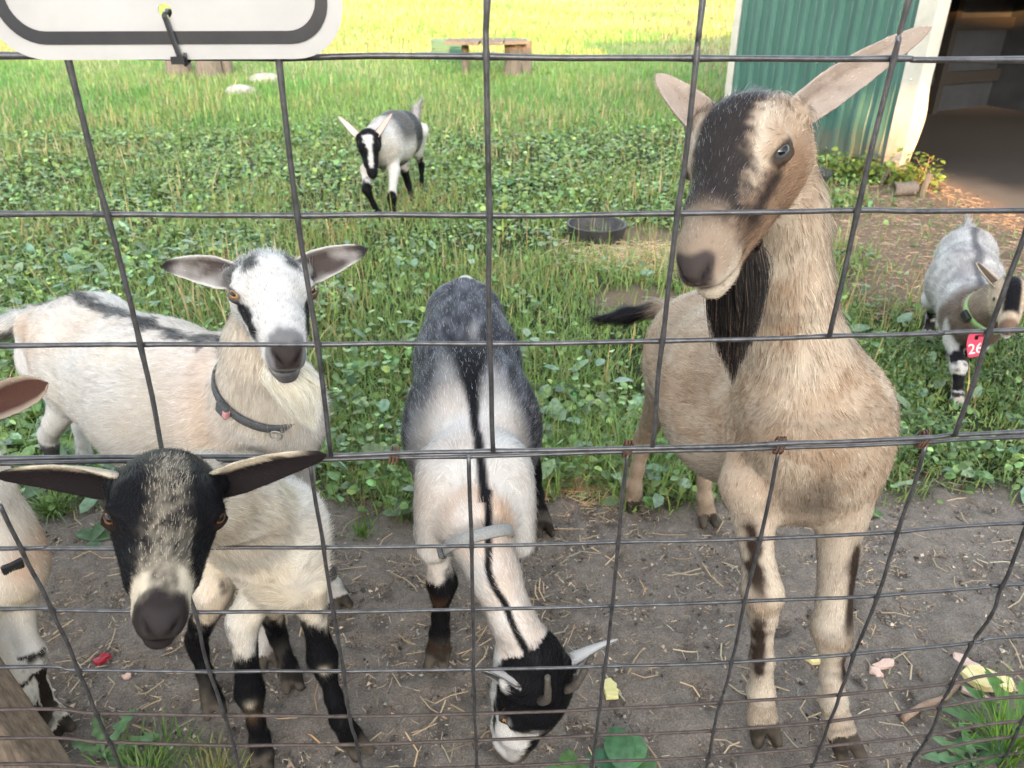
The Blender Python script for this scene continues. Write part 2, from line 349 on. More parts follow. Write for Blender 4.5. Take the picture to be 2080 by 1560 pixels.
UP_V = [[(140, 122), (217, 437), (285, 701), (333, 929)], [(567, 125), (605, 437), (643, 700), (672, 925)],
        [(989, 0), (988, 115), (993, 438), (996, 698), (1003, 917)], [(1428, 0), (1415, 118), (1378, 433), (1345, 692), (1326, 909)],
        [(1847, 0), (1815, 119), (1742, 428), (1685, 683)], [(2150, 250), (2088, 450), (2010, 676), (1940, 887)]]
UP_H = [[(0, 113), (140, 115), (567, 116), (988, 115), (1415, 118), (1815, 120), (2080, 121)],
        [(0, 435), (217, 437), (605, 437), (993, 438), (1378, 433), (1742, 428), (2080, 427)],
        [(0, 703), (285, 701), (643, 699), (996, 698), (1345, 692), (1685, 684), (1900, 677), (2080, 671)],
        [(0, 932), (331, 929), (670, 925), (1003, 916), (1326, 909), (1583, 902), (1875, 889), (2080, 878)]]
LO_V = [[(0, 1024), (44, 1115), (105, 1240), (159, 1361), (196, 1449), (222, 1508), (246, 1560)],
        [(303, 938), (352, 1114), (395, 1243), (425, 1364), (456, 1453), (475, 1514), (486, 1560)],
        [(628, 934), (656, 1112), (678, 1243), (697, 1363), (711, 1455), (724, 1512), (735, 1560)],
        [(952, 927), (958, 1108), (961, 1237), (962, 1359), (965, 1449), (967, 1503), (969, 1557)],
        [(1275, 917), (1255, 1102), (1244, 1231), (1229, 1354), (1218, 1441), (1211, 1494), (1204, 1548)],
        [(1584, 911), (1546, 1094), (1513, 1221), (1487, 1345), (1463, 1427), (1450, 1484), (1440, 1537)],
        [(1883, 898), (1825, 1081), (1781, 1211), (1736, 1329), (1706, 1412), (1686, 1466), (1667, 1518), (1652, 1553)],
        [(2150, 905), (2080, 1083), (2037, 1190), (2011, 1254), (1976, 1306), (1935, 1388), (1911, 1436), (1887, 1494), (1849, 1552)],
        [(2330, 1068), (2255, 1165), (2200, 1275), (2140, 1352), (2108, 1410), (2077, 1464), (2062, 1495)]]
LO_H = [[(0, 942), (303, 938), (628, 934), (952, 927), (1275, 917), (1584, 911), (1883, 898), (2080, 888)],
        [(0, 1115), (44, 1115), (352, 1114), (656, 1112), (958, 1108), (1255, 1102), (1546, 1094), (1825, 1081), (2080, 1062)],
        [(0, 1238), (105, 1240), (395, 1243), (678, 1243), (961, 1237), (1244, 1231), (1513, 1221), (1781, 1211), (2037, 1190), (2080, 1186)],
        [(0, 1356), (159, 1361), (425, 1364), (697, 1363), (962, 1359), (1229, 1354), (1487, 1345), (1736, 1329), (1976, 1306), (2080, 1292)],
        [(0, 1442), (196, 1449), (456, 1453), (711, 1455), (965, 1449), (1218, 1441), (1463, 1427), (1706, 1412), (1935, 1388), (2080, 1366)],
        [(0, 1500), (222, 1508), (475, 1514), (724, 1512), (967, 1503), (1211, 1494), (1450, 1484), (1686, 1466), (1911, 1436), (2080, 1415)],
        [(0, 1553), (246, 1560), (486, 1566), (735, 1563), (969, 1557), (1204, 1548), (1440, 1537), (1667, 1518), (1887, 1494), (2080, 1464)],
        [(0, 1600), (480, 1612), (969, 1604), (1430, 1584), (1652, 1553), (1860, 1530), (2080, 1494)],
        [(0, 1640), (480, 1652), (969, 1646), (1430, 1622), (1830, 1572), (2080, 1530)]]
up = empty('wire_panel', tuple(on_panel(0, 0.77)))
tag(up, 'upper grey welded wire panel with wide rectangular mesh carrying the sign', 'wire fence')
for i, v in enumerate(UP_V): wire(extend([fplane(*p) for p in v], z1=1.56), R_W, up, M['wire'], 0.0014)
for i in range(4):
    P = [fplane(*p) for p in UP_V[0 if i < 2 else 5]]
    sh = [-0.203*(1+i), 0.203*(i-1)][i >= 2]
    wire(extend([p+np.array([sh, 0.06*sh, 0]) for p in P], z1=1.56), R_W, up, M['wire'], 0.0014)
for h in UP_H: wire(extend([fplane(*p, off=0.0055) for p in h], x0=-1.5, x1=1.5), R_W, up, M['wire'], 0.0010)
for z in (1.405, 1.56): wire([on_panel(-1.5, z)+[0, .0055, 0], on_panel(0, z)+[0, .0055, 0], on_panel(1.5, z)+[0, .0055, 0]], R_W, up, M['wire'])
lo = empty('wire_panel', tuple(on_panel(0, 0.02, True)))
tag(lo, 'lower grey wire panel with graduated mesh closing up towards the soil', 'wire fence')
for i, v in enumerate(LO_V): wire(extend([fplane(*p, True, 0.004) for p in v], z0=-0.02), 0.0028, lo, M['wire'], 0.0012)
for i in range(2):
    for s_, k in ((-1, 0), (1, 8)):
        sh = s_*0.203*(1+i); P = [fplane(*p, True, 0.004) for p in LO_V[k]]
        wire(extend([p+np.array([sh, 0.06*sh, 0]) for p in P], z0=-0.02, z1=0.77), 0.0028, lo, M['wire'])
for i, h in enumerate(LO_H): wire(extend([fplane(*p, True, 0.0095) for p in h], x0=-1.5, x1=1.5), 0.0027, lo, M['wire_rust'] if i > 3 else M['wire'], 0.0009)
for px, py in ((800, 927), (1275, 913), (1584, 906), (1876, 893)):           # rings that tie the two panels together
    c = fplane(px, py, True, 0.004); ps = []
    for turn in (-0.004, 0.0, 0.0045):
        a = np.linspace(0, 2*math.pi, 13)
        ps.append(tube(np.stack([c[0]+turn+0.002*np.sin(a), c[1]+0.002+0.0068*np.cos(a), c[2]+0.0125*np.sin(a)], -1), 0.0014, 6, False))
    part('tie_ring', merge(ps), M['tie_wire'], lo, True)

# the sign, tied to the panel; only its lower end is in the picture
def sign_pt(px, py): return fplane(px, py, off=-0.009)
bl, br = sign_pt(3, 0), sign_pt(677, 0); bz = sign_pt(340, 121)[2]
sx0 = fplane(100, 121, off=-.009)[0]; wS = 0.322; cx = (sign_pt(340, 60)[0])
def rrect(w, h, r, n=10):
    pts = []
    for cx_, cy_, a0 in ((w/2-r, h/2-r, 0), (-w/2+r, h/2-r, 90), (-w/2+r, -h/2+r, 180), (w/2-r, -h/2+r, 270)):
        for t in np.linspace(0, 90, n): a = math.radians(a0+t); pts.append((cx_+r*math.cos(a), cy_+r*math.sin(a)))
    return pts
def plate(loops, thick, mat, name, parent, xf):
    bm = bmesh.new(); edges = []
    for lp in loops:
        vs = [bm.verts.new((x, 0, z)) for x, z in lp]
        edges += [bm.edges.new((vs[i], vs[(i+1) % len(vs)])) for i in range(len(vs))]
    bmesh.ops.triangle_fill(bm, use_beauty=True, use_dissolve=False, edges=edges)
    bmesh.ops.recalc_face_normals(bm, faces=bm.faces)
    r = bmesh.ops.extrude_face_region(bm, geom=bm.faces[:])
    bmesh.ops.translate(bm, verts=[e for e in r['geom'] if isinstance(e, bmesh.types.BMVert)], vec=(0, thick, 0))
    bmesh.ops.recalc_face_normals(bm, faces=bm.faces)
    me = bpy.data.meshes.new(name); bm.to_mesh(me); bm.free(); me.transform(xf); return put(name, me, mat, parent)
hS = 0.46; yawS = math.atan(0.06)
zc = bz + hS/2
xfS = Matrix.Translation((cx, 0.78+0.06*cx-0.0085, zc)) @ Matrix.Rotation(yawS, 4, 'Z')
sg = empty('sign', (cx, 0.78+0.06*cx, bz)); tag(sg, 'white metal sign with rounded corners and black border tied to the wire', 'sign')
hole = [(0.0008+0.0062*math.cos(a), -hS/2+0.0405+0.0062*math.sin(a)) for a in np.linspace(0, 2*math.pi, 17)[:-1]]
plate([rrect(wS, hS, 0.047), hole], 0.0016, M['sign_white'], 'plate', sg, xfS)
plate([rrect(wS-0.026, hS-0.026, 0.037), rrect(wS-0.048, hS-0.048, 0.028)], 0.0006, M['sign_black'], 'border', sg, xfS @ Matrix.Translation((0, -0.0010, 0)))
plate([[(-0.0215+0.0065*math.cos(a), -hS/2+0.0625+0.0065*math.sin(a)) for a in np.linspace(0, 2*math.pi, 15)[:-1]]], 0.0006, M['sign_black'], 'lettering', sg, xfS @ Matrix.Translation((0, -0.0010, 0)))
def sgl(x, z, y=0.0): return np.array(xfS @ Vector((x, y, -hS/2+z)))
t1 = spline([sgl(0.0005, 0.0405, 0.012), sgl(0.0005, 0.0385, -0.002), sgl(0.002, 0.030, -0.0035), sgl(0.005, 0.014, -0.0035), sgl(0.008, 0.000, -0.0035), sgl(0.0085, -0.004, 0.003), sgl(0.0085, -0.001, 0.0155), sgl(0.004, 0.02, 0.0125), sgl(0.0005, 0.0405, 0.012)], 6)
t2 = spline([sgl(0.0125, 0.006, -0.0032), sgl(0.012, 0.001, -0.0036), sgl(0.0115, -0.004, -0.0028)], 4)
hd = box(sgl(0.006, -0.0005, -0.0045), (0.012, 0.006, 0.0065), rotz(yawS))
ct = put('cable_tie', np_mesh('cable_tie', *merge([tube(t1, 0.0026, 6, True, 0.45, (0, 1, 0)), tube(t2, 0.0018, 6, True, 0.5, (0, 1, 0)), hd]), smooth=False), M['black_plastic'])
tag(ct, 'black plastic cable tie looped through the hole of the sign', 'cable tie')

# leaning weathered post stub behind the wires
def post_mesh(a, b_, w, d, seg=10):
    ax = nrm(b_-a); B = nrm(np.cross(ax, (0, 1, 0))); N = np.cross(B, ax); V = []
    for t in np.linspace(0, 1, seg):
        c = a+(b_-a)*t
        for sx, sy in ((-1, -1), (1, -1), (1, 1), (-1, 1)):
            V.append(c + B*sx*w*(1+0.06*(noise(np.array([[t*5, sx, sy]]), 1, 3)[0]-.5)) + N*sy*d)
    V = np.array(V); i = np.arange(seg-1)[:, None]*4; j = np.arange(4)[None]; k = (j+1) % 4
    Q = np.concatenate([np.stack([i+j, i+k, i+4+k, i+4+j], -1).reshape(-1, 4), [[3, 2, 1, 0]], [[(seg-1)*4+q for q in range(4)]]])
    return V, Q, None
e0, e1 = W(110, 1560, 0.868), W(-22, 1370, 0.885); dv = nrm(e1-e0)
pa = e0 - np.array([0.047, 0, 0]) - dv*0.12; pt_ = e0 - np.array([0.047, 0, 0]) + dv*0.50
po = put('fence_post', np_mesh('fence_post', *post_mesh(pa, pt_, 0.047, 0.038), smooth=False), M['old_wood']); bevel_obj(po, 0.006)
tag(po, 'leaning weathered brown wooden post behind the wire panel', 'post')
# ------------------------------------------------------------------ green metal shed with an open front
SA = np.array([3.27, 6.33, 0.0]); SB = np.array([2.25, 8.20, 0.0])            # side wall: open-front corner, rear corner
dW = nrm(SB-SA); nW = np.array([-dW[1], dW[0], 0])
if nW[0] > 0: nW = -nW                                                          # outward, towards the pasture
LW = np.linalg.norm(SB-SA); HW = 1.78; inn = -nW; FW = 4.6
shed = empty('shed', tuple(SA)); tag(shed, 'green ribbed metal shed with white trim and an open dark front', 'shed')
sA0 = 0.17                                                                      # the wall sheet starts beside the corner post
prof = []; s = sA0; RIB = (LW-0.06-sA0)/10.0
for k in range(10):
    a = sA0 + k*RIB
    prof += [(a, 0), (a+RIB*0.30, 0), (a+RIB*0.32, 0.004), (a+RIB*0.40, 0.004), (a+RIB*0.42, 0), (a+RIB*0.70, 0), (a+RIB*0.76, 0.036), (a+RIB*0.92, 0.036), (a+RIB*0.97, 0)]
prof.append((LW-0.06, 0)); prof = np.array(prof)
zs = np.concatenate([np.linspace(0.02, 0.7, 12), np.linspace(0.85, HW, 6)])
V = []
for z in zs:
    dent = 0.03*np.exp(-((z-0.28)/0.22)**2)
    for (s, d) in prof:
        wv = (noise(np.array([[s*2.2, z*3.0, 4.0]]), 1.0, 9)[0]-0.5)*dent*2.0
        V.append(SA + dW*s + nW*(d+wv) + np.array([0, 0, z]))
V = np.array(V); npf = len(prof); ii = (np.arange(len(zs)-1)[:, None]*npf+np.arange(npf-1)[None]).ravel()
wall_o = part('wall_sheet', (V, np.stack([ii, ii+1, ii+npf+1, ii+npf], -1), None), M['green_metal'], shed, False)
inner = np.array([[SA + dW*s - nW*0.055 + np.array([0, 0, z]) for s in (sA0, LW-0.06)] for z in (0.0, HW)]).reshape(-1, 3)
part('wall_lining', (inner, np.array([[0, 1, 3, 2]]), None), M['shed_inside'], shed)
# white corner post at the mouth, bent and dented near the foot, and the trim at the far corner
def corner_post(s0, s1, depth, z1, nameV, wob):
    zz = np.linspace(-0.02, z1, 22); V = []
    for z in zz:
        w = wob*(noise(np.array([[z*4.0, 2.0, 1.0]]), 1, 4)[0]-0.5)*sstep(1.0, 0.3, z) if wob else 0
        bul = (0.022*math.exp(-((z-0.42)/0.12)**2) - 0.02*math.exp(-((z-0.12)/0.12)**2)) if wob else 0
        for s_, d_ in ((s0-0.0-w*0.6, 0.03), (s1, 0.03+w*0.25), (s1, -depth), (s0-w*0.6, -depth-bul-w)):
            V.append(SA + dW*s_ + nW*d_ + np.array([0, 0, z]))
    V = np.array(V); i = np.arange(len(zz)-1)[:, None]*4; j = np.arange(4)[None]; k = (j+1) % 4
    return V, np.concatenate([np.stack([i+j, i+k, i+4+k, i+4+j], -1).reshape(-1, 4), [[3, 2, 1, 0]]]), None
post_o = o = part('corner_post', corner_post(0.0, 0.167, 0.12, HW, 'corner_post', 0.035), M['white_trim'], shed); bevel_obj(o, 0.006)
o = part('corner_trim', corner_post(LW-0.058, LW+0.03, 0.10, HW, 'corner_trim', 0), M['white_trim'], shed); bevel_obj(o, 0.004)
def screw(s, z, d=0.004, to=None):
    c = SA + dW*s + nW*d + np.array([0, 0, z]); a = np.linspace(0, 2*math.pi, 7)[:-1]
    ring = [c + 0.008*(math.cos(t)*dW+math.sin(t)*np.array([0, 0, 1])) for t in a]; ring2 = [c + 0.006*(math.cos(t)*dW+math.sin(t)*np.array([0, 0, 1])) + nW*0.006 for t in a]
    V = np.array(ring+ring2+[c+nW*0.007]); Q = [[i, (i+1) % 6, 6+(i+1) % 6, 6+i] for i in range(6)]; T = [[6+i, 6+(i+1) % 6, 12] for i in range(6)]
    part('screw', (V, np.array(Q), np.array(T)), M['screw'], to or wall_o)
for k in range(10): screw(sA0 + RIB*(k+0.72), 0.80 - 0.004*k)
screw(0.08, 0.72, 0.034, post_o); screw(0.08, 1.1, 0.034, post_o)
# rear wall, far side wall, roof, framing
def wallq(a, b_, z0, z1, th, name, mat):
    d = nrm(b_-a); nn = np.array([-d[1], d[0], 0]); L = np.linalg.norm(b_-a); c = (a+b_)/2
    R = np.stack([d, nn, [0, 0, 1]], 1); return part(name, box((c[0], c[1], (z0+z1)/2), (L, th, z1-z0), R), mat, shed)
RB = SB + inn*FW; RA = SA + inn*FW
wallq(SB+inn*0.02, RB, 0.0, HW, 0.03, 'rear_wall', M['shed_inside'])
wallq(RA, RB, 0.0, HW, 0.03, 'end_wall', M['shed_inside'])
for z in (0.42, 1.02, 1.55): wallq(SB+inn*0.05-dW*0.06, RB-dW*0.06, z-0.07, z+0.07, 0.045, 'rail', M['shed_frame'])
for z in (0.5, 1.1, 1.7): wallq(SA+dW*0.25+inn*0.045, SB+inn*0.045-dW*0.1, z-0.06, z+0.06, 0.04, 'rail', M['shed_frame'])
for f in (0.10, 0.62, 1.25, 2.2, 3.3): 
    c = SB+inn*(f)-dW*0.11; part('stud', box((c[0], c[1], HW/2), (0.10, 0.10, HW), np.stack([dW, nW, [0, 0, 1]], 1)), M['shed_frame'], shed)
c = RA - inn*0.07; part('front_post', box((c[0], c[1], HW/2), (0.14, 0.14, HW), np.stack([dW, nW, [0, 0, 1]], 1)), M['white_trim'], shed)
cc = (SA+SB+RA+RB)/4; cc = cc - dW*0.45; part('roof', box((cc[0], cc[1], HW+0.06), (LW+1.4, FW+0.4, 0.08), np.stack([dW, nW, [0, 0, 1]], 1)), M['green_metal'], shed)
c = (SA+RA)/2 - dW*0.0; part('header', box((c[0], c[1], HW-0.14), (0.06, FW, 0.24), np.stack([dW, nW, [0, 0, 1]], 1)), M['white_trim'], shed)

# two added unseen blockers shade the foreground; their slot lets a sun strip through
def blocker(x0, x1, label, extra=None):
    b_ = empty('blocker', ((x0+x1)/2, -16.5, 0)); tag(b_, label, 'blocker')
    part('wall', box(((x0+x1)/2, -16.5, 2.35), (x1-x0, 3.0, 4.7)), M['blocker'], b_)  # solid body of the added shade mass
    part('roof', box(((x0+x1)/2, -16.5, 4.87), (x1-x0+0.02, 3.3, 0.30)), M['shed_frame'], b_)
    if extra: part('slot_cover', box(extra[0], extra[1]), M['shed_frame'], b_)  # added cover keeps the sun strip low
GX = 4.37  # slot placed so the sun strip meets the shed post
blocker(-34, GX-0.28, 'long brown timber barn added unseen behind the viewpoint', ((GX, -16.5, 4.64), (0.54, 2.9, 0.34)))
blocker(GX+0.28, 30, 'second added timber barn beyond the slot behind the viewpoint')

# ------------------------------------------------------------------ things at the shed foot and out in the field
def lathe(profile, n=36):
    P = np.array(profile); a = np.arange(n)*2*math.pi/n
    V = np.stack([P[:, 0][:, None]*np.cos(a), P[:, 0][:, None]*np.sin(a), np.repeat(P[:, 1][:, None], n, 1)], -1).reshape(-1, 3)
    i = np.arange(len(P)-1)[:, None]*n; j = np.arange(n)[None]; k = (j+1) % n
    return V, np.stack([i+j, i+k, i+n+k, i+n+j], -1).reshape(-1, 4), None
def feed_pan(c, r, h, label, tilt=0.0):
    V, Q, T = lathe([(0.0, 0.012), (r*0.72, 0.012), (r*0.80, 0.03), (r*0.93, h*0.93), (r*0.95, h*0.985), (r*1.0, h), (r*1.03, h*0.97), (r*1.0, h*0.9), (r*0.88, h*0.1), (r*0.84, 0.0), (0.0, 0.0)])
    V = V @ np.array(Matrix.Rotation(tilt, 3, 'X')).T + np.asarray(c)
    o = put('feed_pan', np_mesh('feed_pan', V, Q, T), M['rubber']); tag(o, label, 'feed pan')
pc = G(1214, 496); pc = np.array([pc[0], pc[1]+0.10, pc[2]-0.004]); feed_pan(pc, 0.178, 0.105, 'black rubber feed pan standing in the trampled grass')
pc = G(1640, 374); feed_pan(np.array([pc[0]+0.02, pc[1]+0.05, pc[2]-0.004]), 0.17, 0.10, 'dark rubber feed pan beside the green shed wall', 0.05)
def stake(px, py, top, label, lean):
    b_ = G(px, py); V, Q, T = tube([b_-[0, 0, .03], b_+np.array([lean, 0, top])*0.5, b_+np.array([lean, 0.0, top])], [0.022, 0.022, 0.021], 5)
    o = put('stake', np_mesh('stake', V, Q, T, False), M['stump_wood']); tag(o, label, 'stake')
stake(1789, 375, 0.13, 'short wooden stake in the vines before the shed wall', 0.02)
stake(1869, 400, 0.17, 'wooden stake beside the foot of the white corner post', 0.03)
lg = G(1836, 400); a = lg+np.array([-0.09, 0.02, 0.05]); b_ = lg+np.array([0.10, 0.06, 0.05])
ls = np.linspace(0, 1, 8)
V1 = tube([a+(b_-a)*t for t in ls], 0.05+0.004*np.sin(ls*9), 14, False); V2 = tube([a+(b_-a)*t for t in ls], 0.037, 14, False)
nn = 14; rim = np.array([[k, (k+1) % nn, 8*nn+(k+1) % nn, 8*nn+k] for k in range(nn)]); rim2 = rim + 7*nn
Vl, Ql, Tl = merge([V1, V2]); Ql = np.concatenate([Ql, rim, rim2])
o = put('hollow_log', np_mesh('hollow_log', Vl, Ql, None), M['stump_wood']); tag(o, 'short hollow log lying in the vines by the shed', 'log')

# round-topped plank table out in the field, with a green crate behind it
tb = G(1050, 152); Yt = tb[1]; tz = tb[2]
tbl = empty('plank_table', (tb[0]-0.5, Yt, tz)); tag(tbl, 'grey plank table on thick stump legs out in the field', 'table')
topz = W(990, 84, Yt+0.1)[2]; xl = W(905, 84, Yt)[0]; xr = W(1072, 84, Yt)[0]
npl = 7; Ly = 1.15
for k in range(npl):
    w = (xr-xl)/npl; x = xl+w*(k+0.5); ln = Ly*math.sqrt(max(0.25, 1-((k+0.5-npl/2)/(npl/2))**2*0.8))
    part('plank', box((x, Yt+0.1, topz+RNG.normal(0, 0.006)), (w*0.94, ln*1.15, 0.045), rotz(RNG.normal(0, 0.02))), M['grey_wood'], tbl)
for px, dy in ((1042, -0.05), (1062, 0.12)):
    c = W(px, 110, Yt+dy); part('leg', tube([(c[0], Yt+dy, tz-0.02), (c[0]+0.01, Yt+dy, (tz+topz)/2), (c[0], Yt+dy, topz)], [0.15, 0.135, 0.14], 9), M['stump_wood'], tbl)
c = W(945, 110, Yt+0.15); part('leg', tube([(c[0], Yt+0.15, tz-0.02), (c[0], Yt+0.15, topz)], [0.06, 0.06], 9), M['stump_wood'], tbl)
cb = G(915, 124); Yc = cb[1]; gtop = W(915, 84, Yc)[2]
bx = empty('crate', (cb[0], Yc, cb[2])); tag(bx, 'teal green painted crate under the end of the plank table', 'crate')
cz = float(cb[2])-0.02
xs0, xs1 = W(878, 100, Yc)[0], W(950, 100, Yc)[0]; hh = gtop-cz
for k in range(3): part('side_board', box(((xs0+xs1)/2, Yc-0.12, cz+hh*(k+0.5)/3), (xs1-xs0, 0.03, hh/3*0.93)), M['green_paint'], bx)
for x in (xs0+0.015, xs1-0.015): part('end_board', box((x, Yc+0.08, cz+hh/2), (0.03, 0.36, hh)), M['green_paint'], bx)
part('lid', box(((xs0+xs1)/2, Yc+0.08, gtop+0.012), (xs1-xs0+0.04, 0.44, 0.024)), M['green_paint'], bx)
c2 = W(865, 106, Yc); part('step', box(((W(848, 106, Yc)[0]+xs0)/2, Yc, c2[2]-0.02), (xs0-W(848, 106, Yc)[0], 0.25, 0.03)), M['green_paint'], bx)

def stump(px, py, w, h, label, n=11):
    b_ = G(px, py); Z = np.linspace(-0.03, h, 6); V = []
    for z in Z:
        for k in range(n):
            a = 2*math.pi*k/n; r = w*(1+0.16*(noise(np.array([[math.cos(a)*1.5+px, math.sin(a)*1.5, z*1.2]]), 1, 8)[0]-.5)) * (1+0.12*math.exp(-max(z, 0)*6))
            V.append((b_[0]+r*math.cos(a), b_[1]+r*math.sin(a), b_[2]+z))
    V = np.array(V); i = np.arange(5)[:, None]*n; j = np.arange(n)[None]; k = (j+1) % n
    Q = np.stack([i+j, i+k, i+n+k, i+n+j], -1).reshape(-1, 4); V = np.vstack([V, [b_[0], b_[1], b_[2]+h]])
    T = np.array([[5*n+q, 5*n+(q+1) % n, 6*n] for q in range(n)])
    o = put('stump', np_mesh('stump', V, Q, T, False), M['stump_wood']); tag(o, label, 'stump')
stump(366, 152, 0.19, 0.42, 'pale grey upright stump beside the brown split stump')
stump(426, 154, 0.19, 0.42, 'brown cut stump between the grey one and the slim one')
stump(461, 151, 0.10, 0.42, 'slim brown stump standing against the wider brown one')
def rock(px, py, r, label, seed):
    b_ = G(px, py); bm = bmesh.new(); bmesh.ops.create_icosphere(bm, subdivisions=3, radius=1.0)
    P = np.array([v.co for v in bm.verts]); d = 1+0.5*(noise(P, 1.3, seed, 3)-.5)
    P = P*d[:, None]*np.array([r, r*0.75, r*0.42]) + b_ + np.array([0, 0.05, r*0.10])
    for v, p in zip(bm.verts, P): v.co = p
    me = bpy.data.meshes.new('rock'); bm.to_mesh(me); bm.free(); me.polygons.foreach_set('use_smooth', np.ones(len(me.polygons), bool))
    o = put('rock', me, M['stone']); tag(o, label, 'rock')
rock(487, 190, 0.22, 'low pale boulder showing above the weeds', 5)
rock(540, 165, 0.24, 'pale flat boulder half hidden in grass beyond the other boulder', 12)

# bits lying on the bare soil
def chip(name, px, py, outline, th, mat, label, cat, rot=0.0, lift=0.004, curl=0.0):
    b_ = G(px, py); R = rotz(rot); O = np.array(outline, float); n = len(O)
    V0 = np.concatenate([np.stack([O[:, 0], O[:, 1], curl*(O[:, 0]**2)/0.03 + RNG.normal(0, th*0.15, n)], -1)]); c = V0.mean(0)+[0, 0, th*0.6]
    V = np.vstack([V0 @ R.T, (V0*[0.93, 0.93, 1]+[0, 0, th]) @ R.T, [c @ R.T + [0, 0, th*0.5]]]) + b_ + np.array([0, 0, lift])
    Q = [[i, (i+1) % n, n+(i+1) % n, n+i] for i in range(n)]; T = [[n+i, n+(i+1) % n, 2*n] for i in range(n)] + [[(i+1) % n, i, 0] for i in range(1, n-1)]
    o = put(name, np_mesh(name, V, np.array(Q), np.array(T), False), mat); tag(o, label, cat); return o
def blob(n, rx, ry, seed, j=0.25):
    r = np.random.default_rng(seed); a = np.linspace(0, 2*math.pi, n, endpoint=False)
    k = 1+r.normal(0, j, n)*0.6; return np.stack([np.cos(a)*rx*k, np.sin(a)*ry*k], -1)
chip('peel', 1795, 1352, blob(9, 0.026, 0.012, 2), 0.006, M['scrap_pink'], 'pale pink peel scrap lying flat beside a torn crumb of peel', 'food scrap', 0.3)
chip('peel', 1780, 1372, blob(9, 0.016, 0.013, 4, 0.4), 0.008, M['scrap_pink'], 'torn crumb of pink peel beside the flat scrap', 'food scrap', 0.8)
chip('rind', 2003, 1388, blob(14, 0.048, 0.030, 6, 0.16), 0.012, M['scrap_yellow'], 'big yellow rind with brown bitten edge on the bare soil', 'food scrap', -0.3, 0.006, 0.006)
chip('peel', 1962, 1352, blob(10, 0.030, 0.016, 9, 0.35), 0.006, M['scrap_pink'], 'long pinkish peel touching the big yellow rind', 'food scrap', -0.7, 0.006, 0.01)
chip('peel', 1977, 1412, blob(10, 0.022, 0.010, 13, 0.35), 0.006, M['scrap_pink'], 'small pink peel below the big yellow rind', 'food scrap', -0.5)
chip('peel', 2055, 1402, blob(8, 0.012, 0.006, 17, 0.25), 0.006, M['scrap_pink'], 'tiny tan crust between the yellow rind and the weed leaves', 'food scrap', -0.5)
chip('rind', 1655, 1345, blob(9, 0.022, 0.011, 19, 0.2), 0.008, M['scrap_yellow'], 'yellow rind bit beside the tan goat\'s front leg', 'food scrap', 0.1)
zg = [(-0.016, -0.022), (0.010, -0.026), (0.013, -0.015), (0.017, -0.011), (0.014, -0.003), (0.018, 0.004), (0.014, 0.012), (0.011, 0.024), (-0.006, 0.022), (-0.012, 0.008)]
chip('corn_husk', 1238, 1404, zg, 0.009, mat_noise('corn husk', (0.55, 0.50, 0.18), (0.74, 0.70, 0.38), scale=30, rough=0.6, bump=0.6, stretch=(0.6, 8, 1)), 'small pale yellow ribbed husk piece on bare soil', 'food scrap', 0.25)
chip('peel', 258, 1378, blob(8, 0.010, 0.009, 23, 0.25), 0.006, M['scrap_pink'], 'pinkish bread crumb beneath the chin of the black-faced kid', 'food scrap')
chip('berry_pulp', 207, 1345, blob(10, 0.016, 0.012, 27, 0.4), 0.008, M['red_berry'], 'crushed dark red fruit pulp on the soil', 'food scrap', 0.6)
def stick(pts, r, label, mat=None, name='stick'):
    P = spline([G(*p[:2])+np.array([0, 0, p[2]]) for p in pts], 6); n = len(P)
    V, Q, T = tube(P, np.linspace(r, r*0.8, n)*(1+0.15*(noise(np.stack([np.arange(n)*.7, np.zeros(n)], -1), 1, 3)-.5)), 8)
    o = put(name, np_mesh(name, V, Q, T), mat or M['stick']); tag(o, label, 'stick' if name == 'stick' else 'cord')
stick([(1832, 1466, 0.008), (1870, 1441, 0.009), (1915, 1424, 0.009), (1945, 1394, 0.012)], 0.0075, 'bent brown stick pointing at the big yellow rind')
stick([(1895, 1452, 0.004), (1935, 1436, 0.006)], 0.003, 'thin grey twig beside the bent brown stick')
stick([(1117, 949, 0.006), (1128, 948, 0.008), (1136, 940, 0.009), (1141, 925, 0.010)], 0.0085, 'curved bright orange plastic piece by the hay clump', M['carrot'], 'orange_strip')
stick([(1140, 1018, 0.005), (1153, 1026, 0.005), (1166, 1034, 0.005)], 0.006, 'dark twig below the hay clump')
